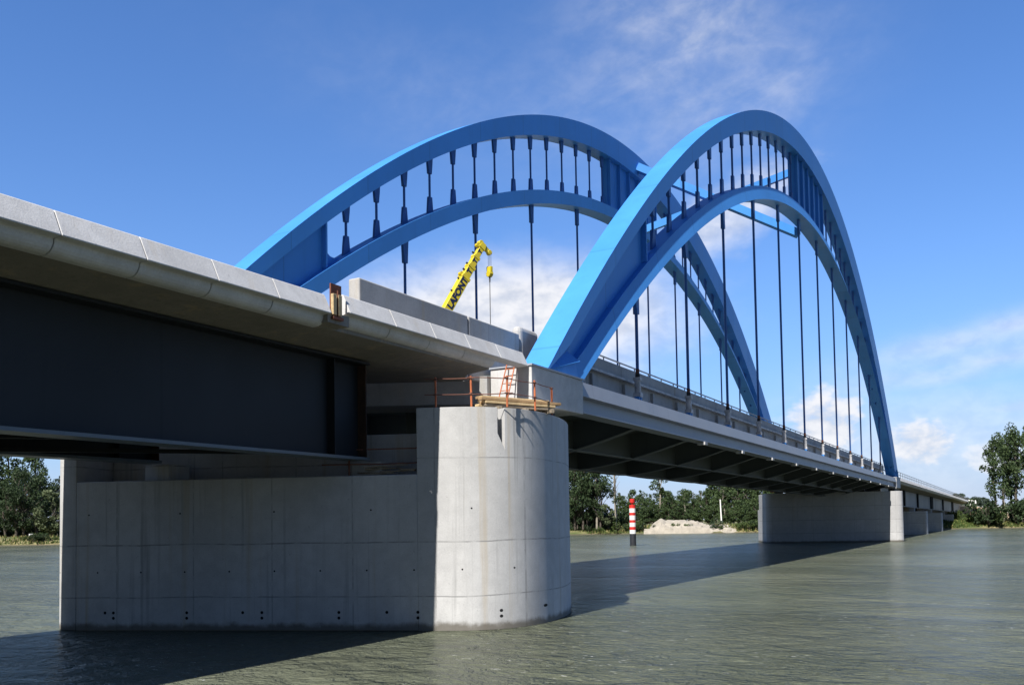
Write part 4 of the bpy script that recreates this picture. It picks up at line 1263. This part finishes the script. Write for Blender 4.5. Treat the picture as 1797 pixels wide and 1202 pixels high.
# wood seen under the arch span
for u, Z, H in ((1008, 232, 19), (1022, 228, 21), (1040, 234, 19), (1052, 228, 18), (1000, 240, 22), (985, 236, 20), (1030, 222, 12), (1012, 221, 11)):
    plant('dark_tree', 'dark', u, Z, H, 'tall dark tree on the far bank beside the near pier', 'tree', 'dark trees right of the near pier', wide=.75)
plant('bare_tree', 'bare', 1080, 230, 20, 'tall bare trunked tree with few leaves left of the open sky gap', 'tree')
plant('bare_tree', 'bare', 1046, 232, 21, 'bare trunked tree rising among dark crowns near the pier', 'tree')
plant('bare_tree', 'bare', 1033, 238, 22, 'pale bare trunks beside the near pier under the deck', 'tree')
plant('open_tree', 'thin', 1158, 262, 15.5, 'tall open crowned tree standing above the far wood', 'tree', wide=1.25)
plant('grey_bush_tree', 'pale', 1066, 216, 6.6, 'small grey green tree leaning over the water left of the channel marker', 'tree', wide=1.1)
rr_ = random.Random(4)
for i in range(46):
    u = 1088 + i * 6.0 + rr_.uniform(-4, 4); Z = rr_.uniform(262, 330)
    vt = 868 + 6 * math.sin(i * .9) if u < 1230 else 848 + 5 * math.sin(i * 1.3)
    H = z_at(u, vt + rr_.uniform(-6, 12), Z) - 1
    plant('wood_tree', 'mid' if i % 3 else 'thin', u, Z, H, 'green tree in the continuous wood behind the sand heap', 'tree', 'trees of the far bank wood', wide=.9 if i % 3 else 1.2)
for i in range(22):
    u = 1090 + i * 12.5 + rr_.uniform(-5, 5); Z = rr_.uniform(238, 256)
    if 1128 < u < 1290: Z += 8
    plant('undergrowth_tree', 'mid', u, Z, rr_.uniform(5, 8), 'low leafy tree in front of the far bank wood', 'tree', 'low trees before the far wood', wide=1.2)
# right bank
for u, Z, H, key in ((1745, 231, 22.5, 'poplar'), (1772, 236, 24.5, 'poplar'), (1784, 230, 25, 'poplar'), (1803, 236, 26, 'poplar'), (1760, 244, 24, 'poplar'), (1822, 231, 26, 'poplar'), (1850, 236, 25, 'poplar')):
    plant('poplar_tree', key, u, Z, H, 'tall poplar with bare lower trunk on the right bank', 'tree', 'poplars on the right bank', wide=.92)
plant('slim_tree', 'thin', 1759, 228, 9, 'slim pale trunked young tree between the right bank poplars', 'tree')
for i in range(16):
    u = 1672 + i * 4.6 + rr_.uniform(-2, 2); Z = rr_.uniform(760, 900); H = z_at(u, 866 + i * .9 + rr_.uniform(-3, 4), Z) - 1.5
    plant('distant_tree', 'far', u, Z, H, 'haze-tinted distant tree beyond the far end of the viaduct', 'tree', 'distant trees beyond the viaduct', wide=1.1, zb=2.2)
# bushes along the water's edge
for i in range(64):
    s = 2.05 + i * .034 if i < 60 else 2.1
    p = bank_at(s) + OUT * rr_.uniform(1.0, 4.5)
    if -87 < p.x < -57 and rr_.random() < .55: continue
    plant('bush', 'bush' if rr_.random() < .65 else 'dbush', 0, 0, rr_.uniform(1.0, 2.3), 'low green bush at the water edge of the far bank', 'bush', 'bushes along the far bank', xy=tuple(p), wide=1.2, zb=1.0)
for u, Z, H in ((1108, 221, 2.8), (1118, 219, 3.2), (1122, 222, 2.4), (1152, 217, 1.8), (1170, 217, 1.3), (1183, 216, 2.2), (1205, 216, 2.0), (1228, 216, 1.2), (1254, 215, 2.6), (1262, 216, 1.4), (1300, 217, 2.2), (1312, 218, 2.6), (1326, 219, 2.4), (1340, 219, 3.0), (1098, 222, 2.0), (1032, 224, 2.2), (1048, 223, 1.8), (1082, 222, 3.0)):
    plant('bush', 'bush' if u % 3 else 'dbush', u, Z, H, 'low green bush at the water edge of the far bank', 'bush', 'bushes along the far bank', wide=1.1, zb=.75)
for u, Z, H in ((1722, 226, 6.5), (1712, 228, 4.5), (1733, 224, 5.5), (1748, 224, 3.6), (1768, 228, 5), (1782, 226, 5.5), (1795, 227, 6.5), (1810, 228, 6), (1738, 230, 5), (1790, 233, 7), (1700, 240, 3.0), (1690, 246, 3.2), (1675, 240, 4.2), (1662, 244, 3.4), (1705, 232, 2.6), (1826, 226, 5), (1755, 224, 2.8), (1840, 228, 6)):
    plant('bush', 'bush' if H < 5 else 'dbush', u, Z, H, 'leafy bush on the right bank below the poplars and viaduct end', 'bush', 'bushes on the right bank', wide=.95, zb=1.3)
# grass on the bank edge
mb = MB(); md_ = MB(); rg = random.Random(12)
for i in range(15000):
    s = rg.uniform(1.6, 9.4); p = bank_at(s)
    if abs(p.x) > 330: continue
    qp = p + OUT * abs(rg.gauss(1.0, 4.0)) + OUT * .3
    h_ = rg.uniform(.25, .75); a = rg.uniform(0, 3.14); w_ = rg.uniform(.12, .30)
    zb = .2 + min(1.6, (qp - p).length * .30)
    t_ = md_ if mnoise.noise(Vector((qp.x * .06, qp.y * .06, 7))) + rg.gauss(0, .25) > .05 else mb
    c_, s_ = math.cos(a) * w_, math.sin(a) * w_; lx, ly = rg.gauss(0, .12), rg.gauss(0, .12)
    t_.add([(qp.x - c_, qp.y - s_, zb), (qp.x + c_, qp.y + s_, zb), (qp.x + c_ * .3 + lx, qp.y + s_ * .3 + ly, zb + h_), (qp.x - c_ * .3 + lx, qp.y - s_ * .3 + ly, zb + h_)], [(0, 1, 2, 3)])
tag(mb.obj('bank_grass', M['grassblade'], fix=False), 'green grass growing along the far river bank', 'grass', kind='stuff')
tag(md_.obj('dry_grass', M['dry'], fix=False), 'yellow dry grass growing along the far river bank', 'grass', kind='stuff')
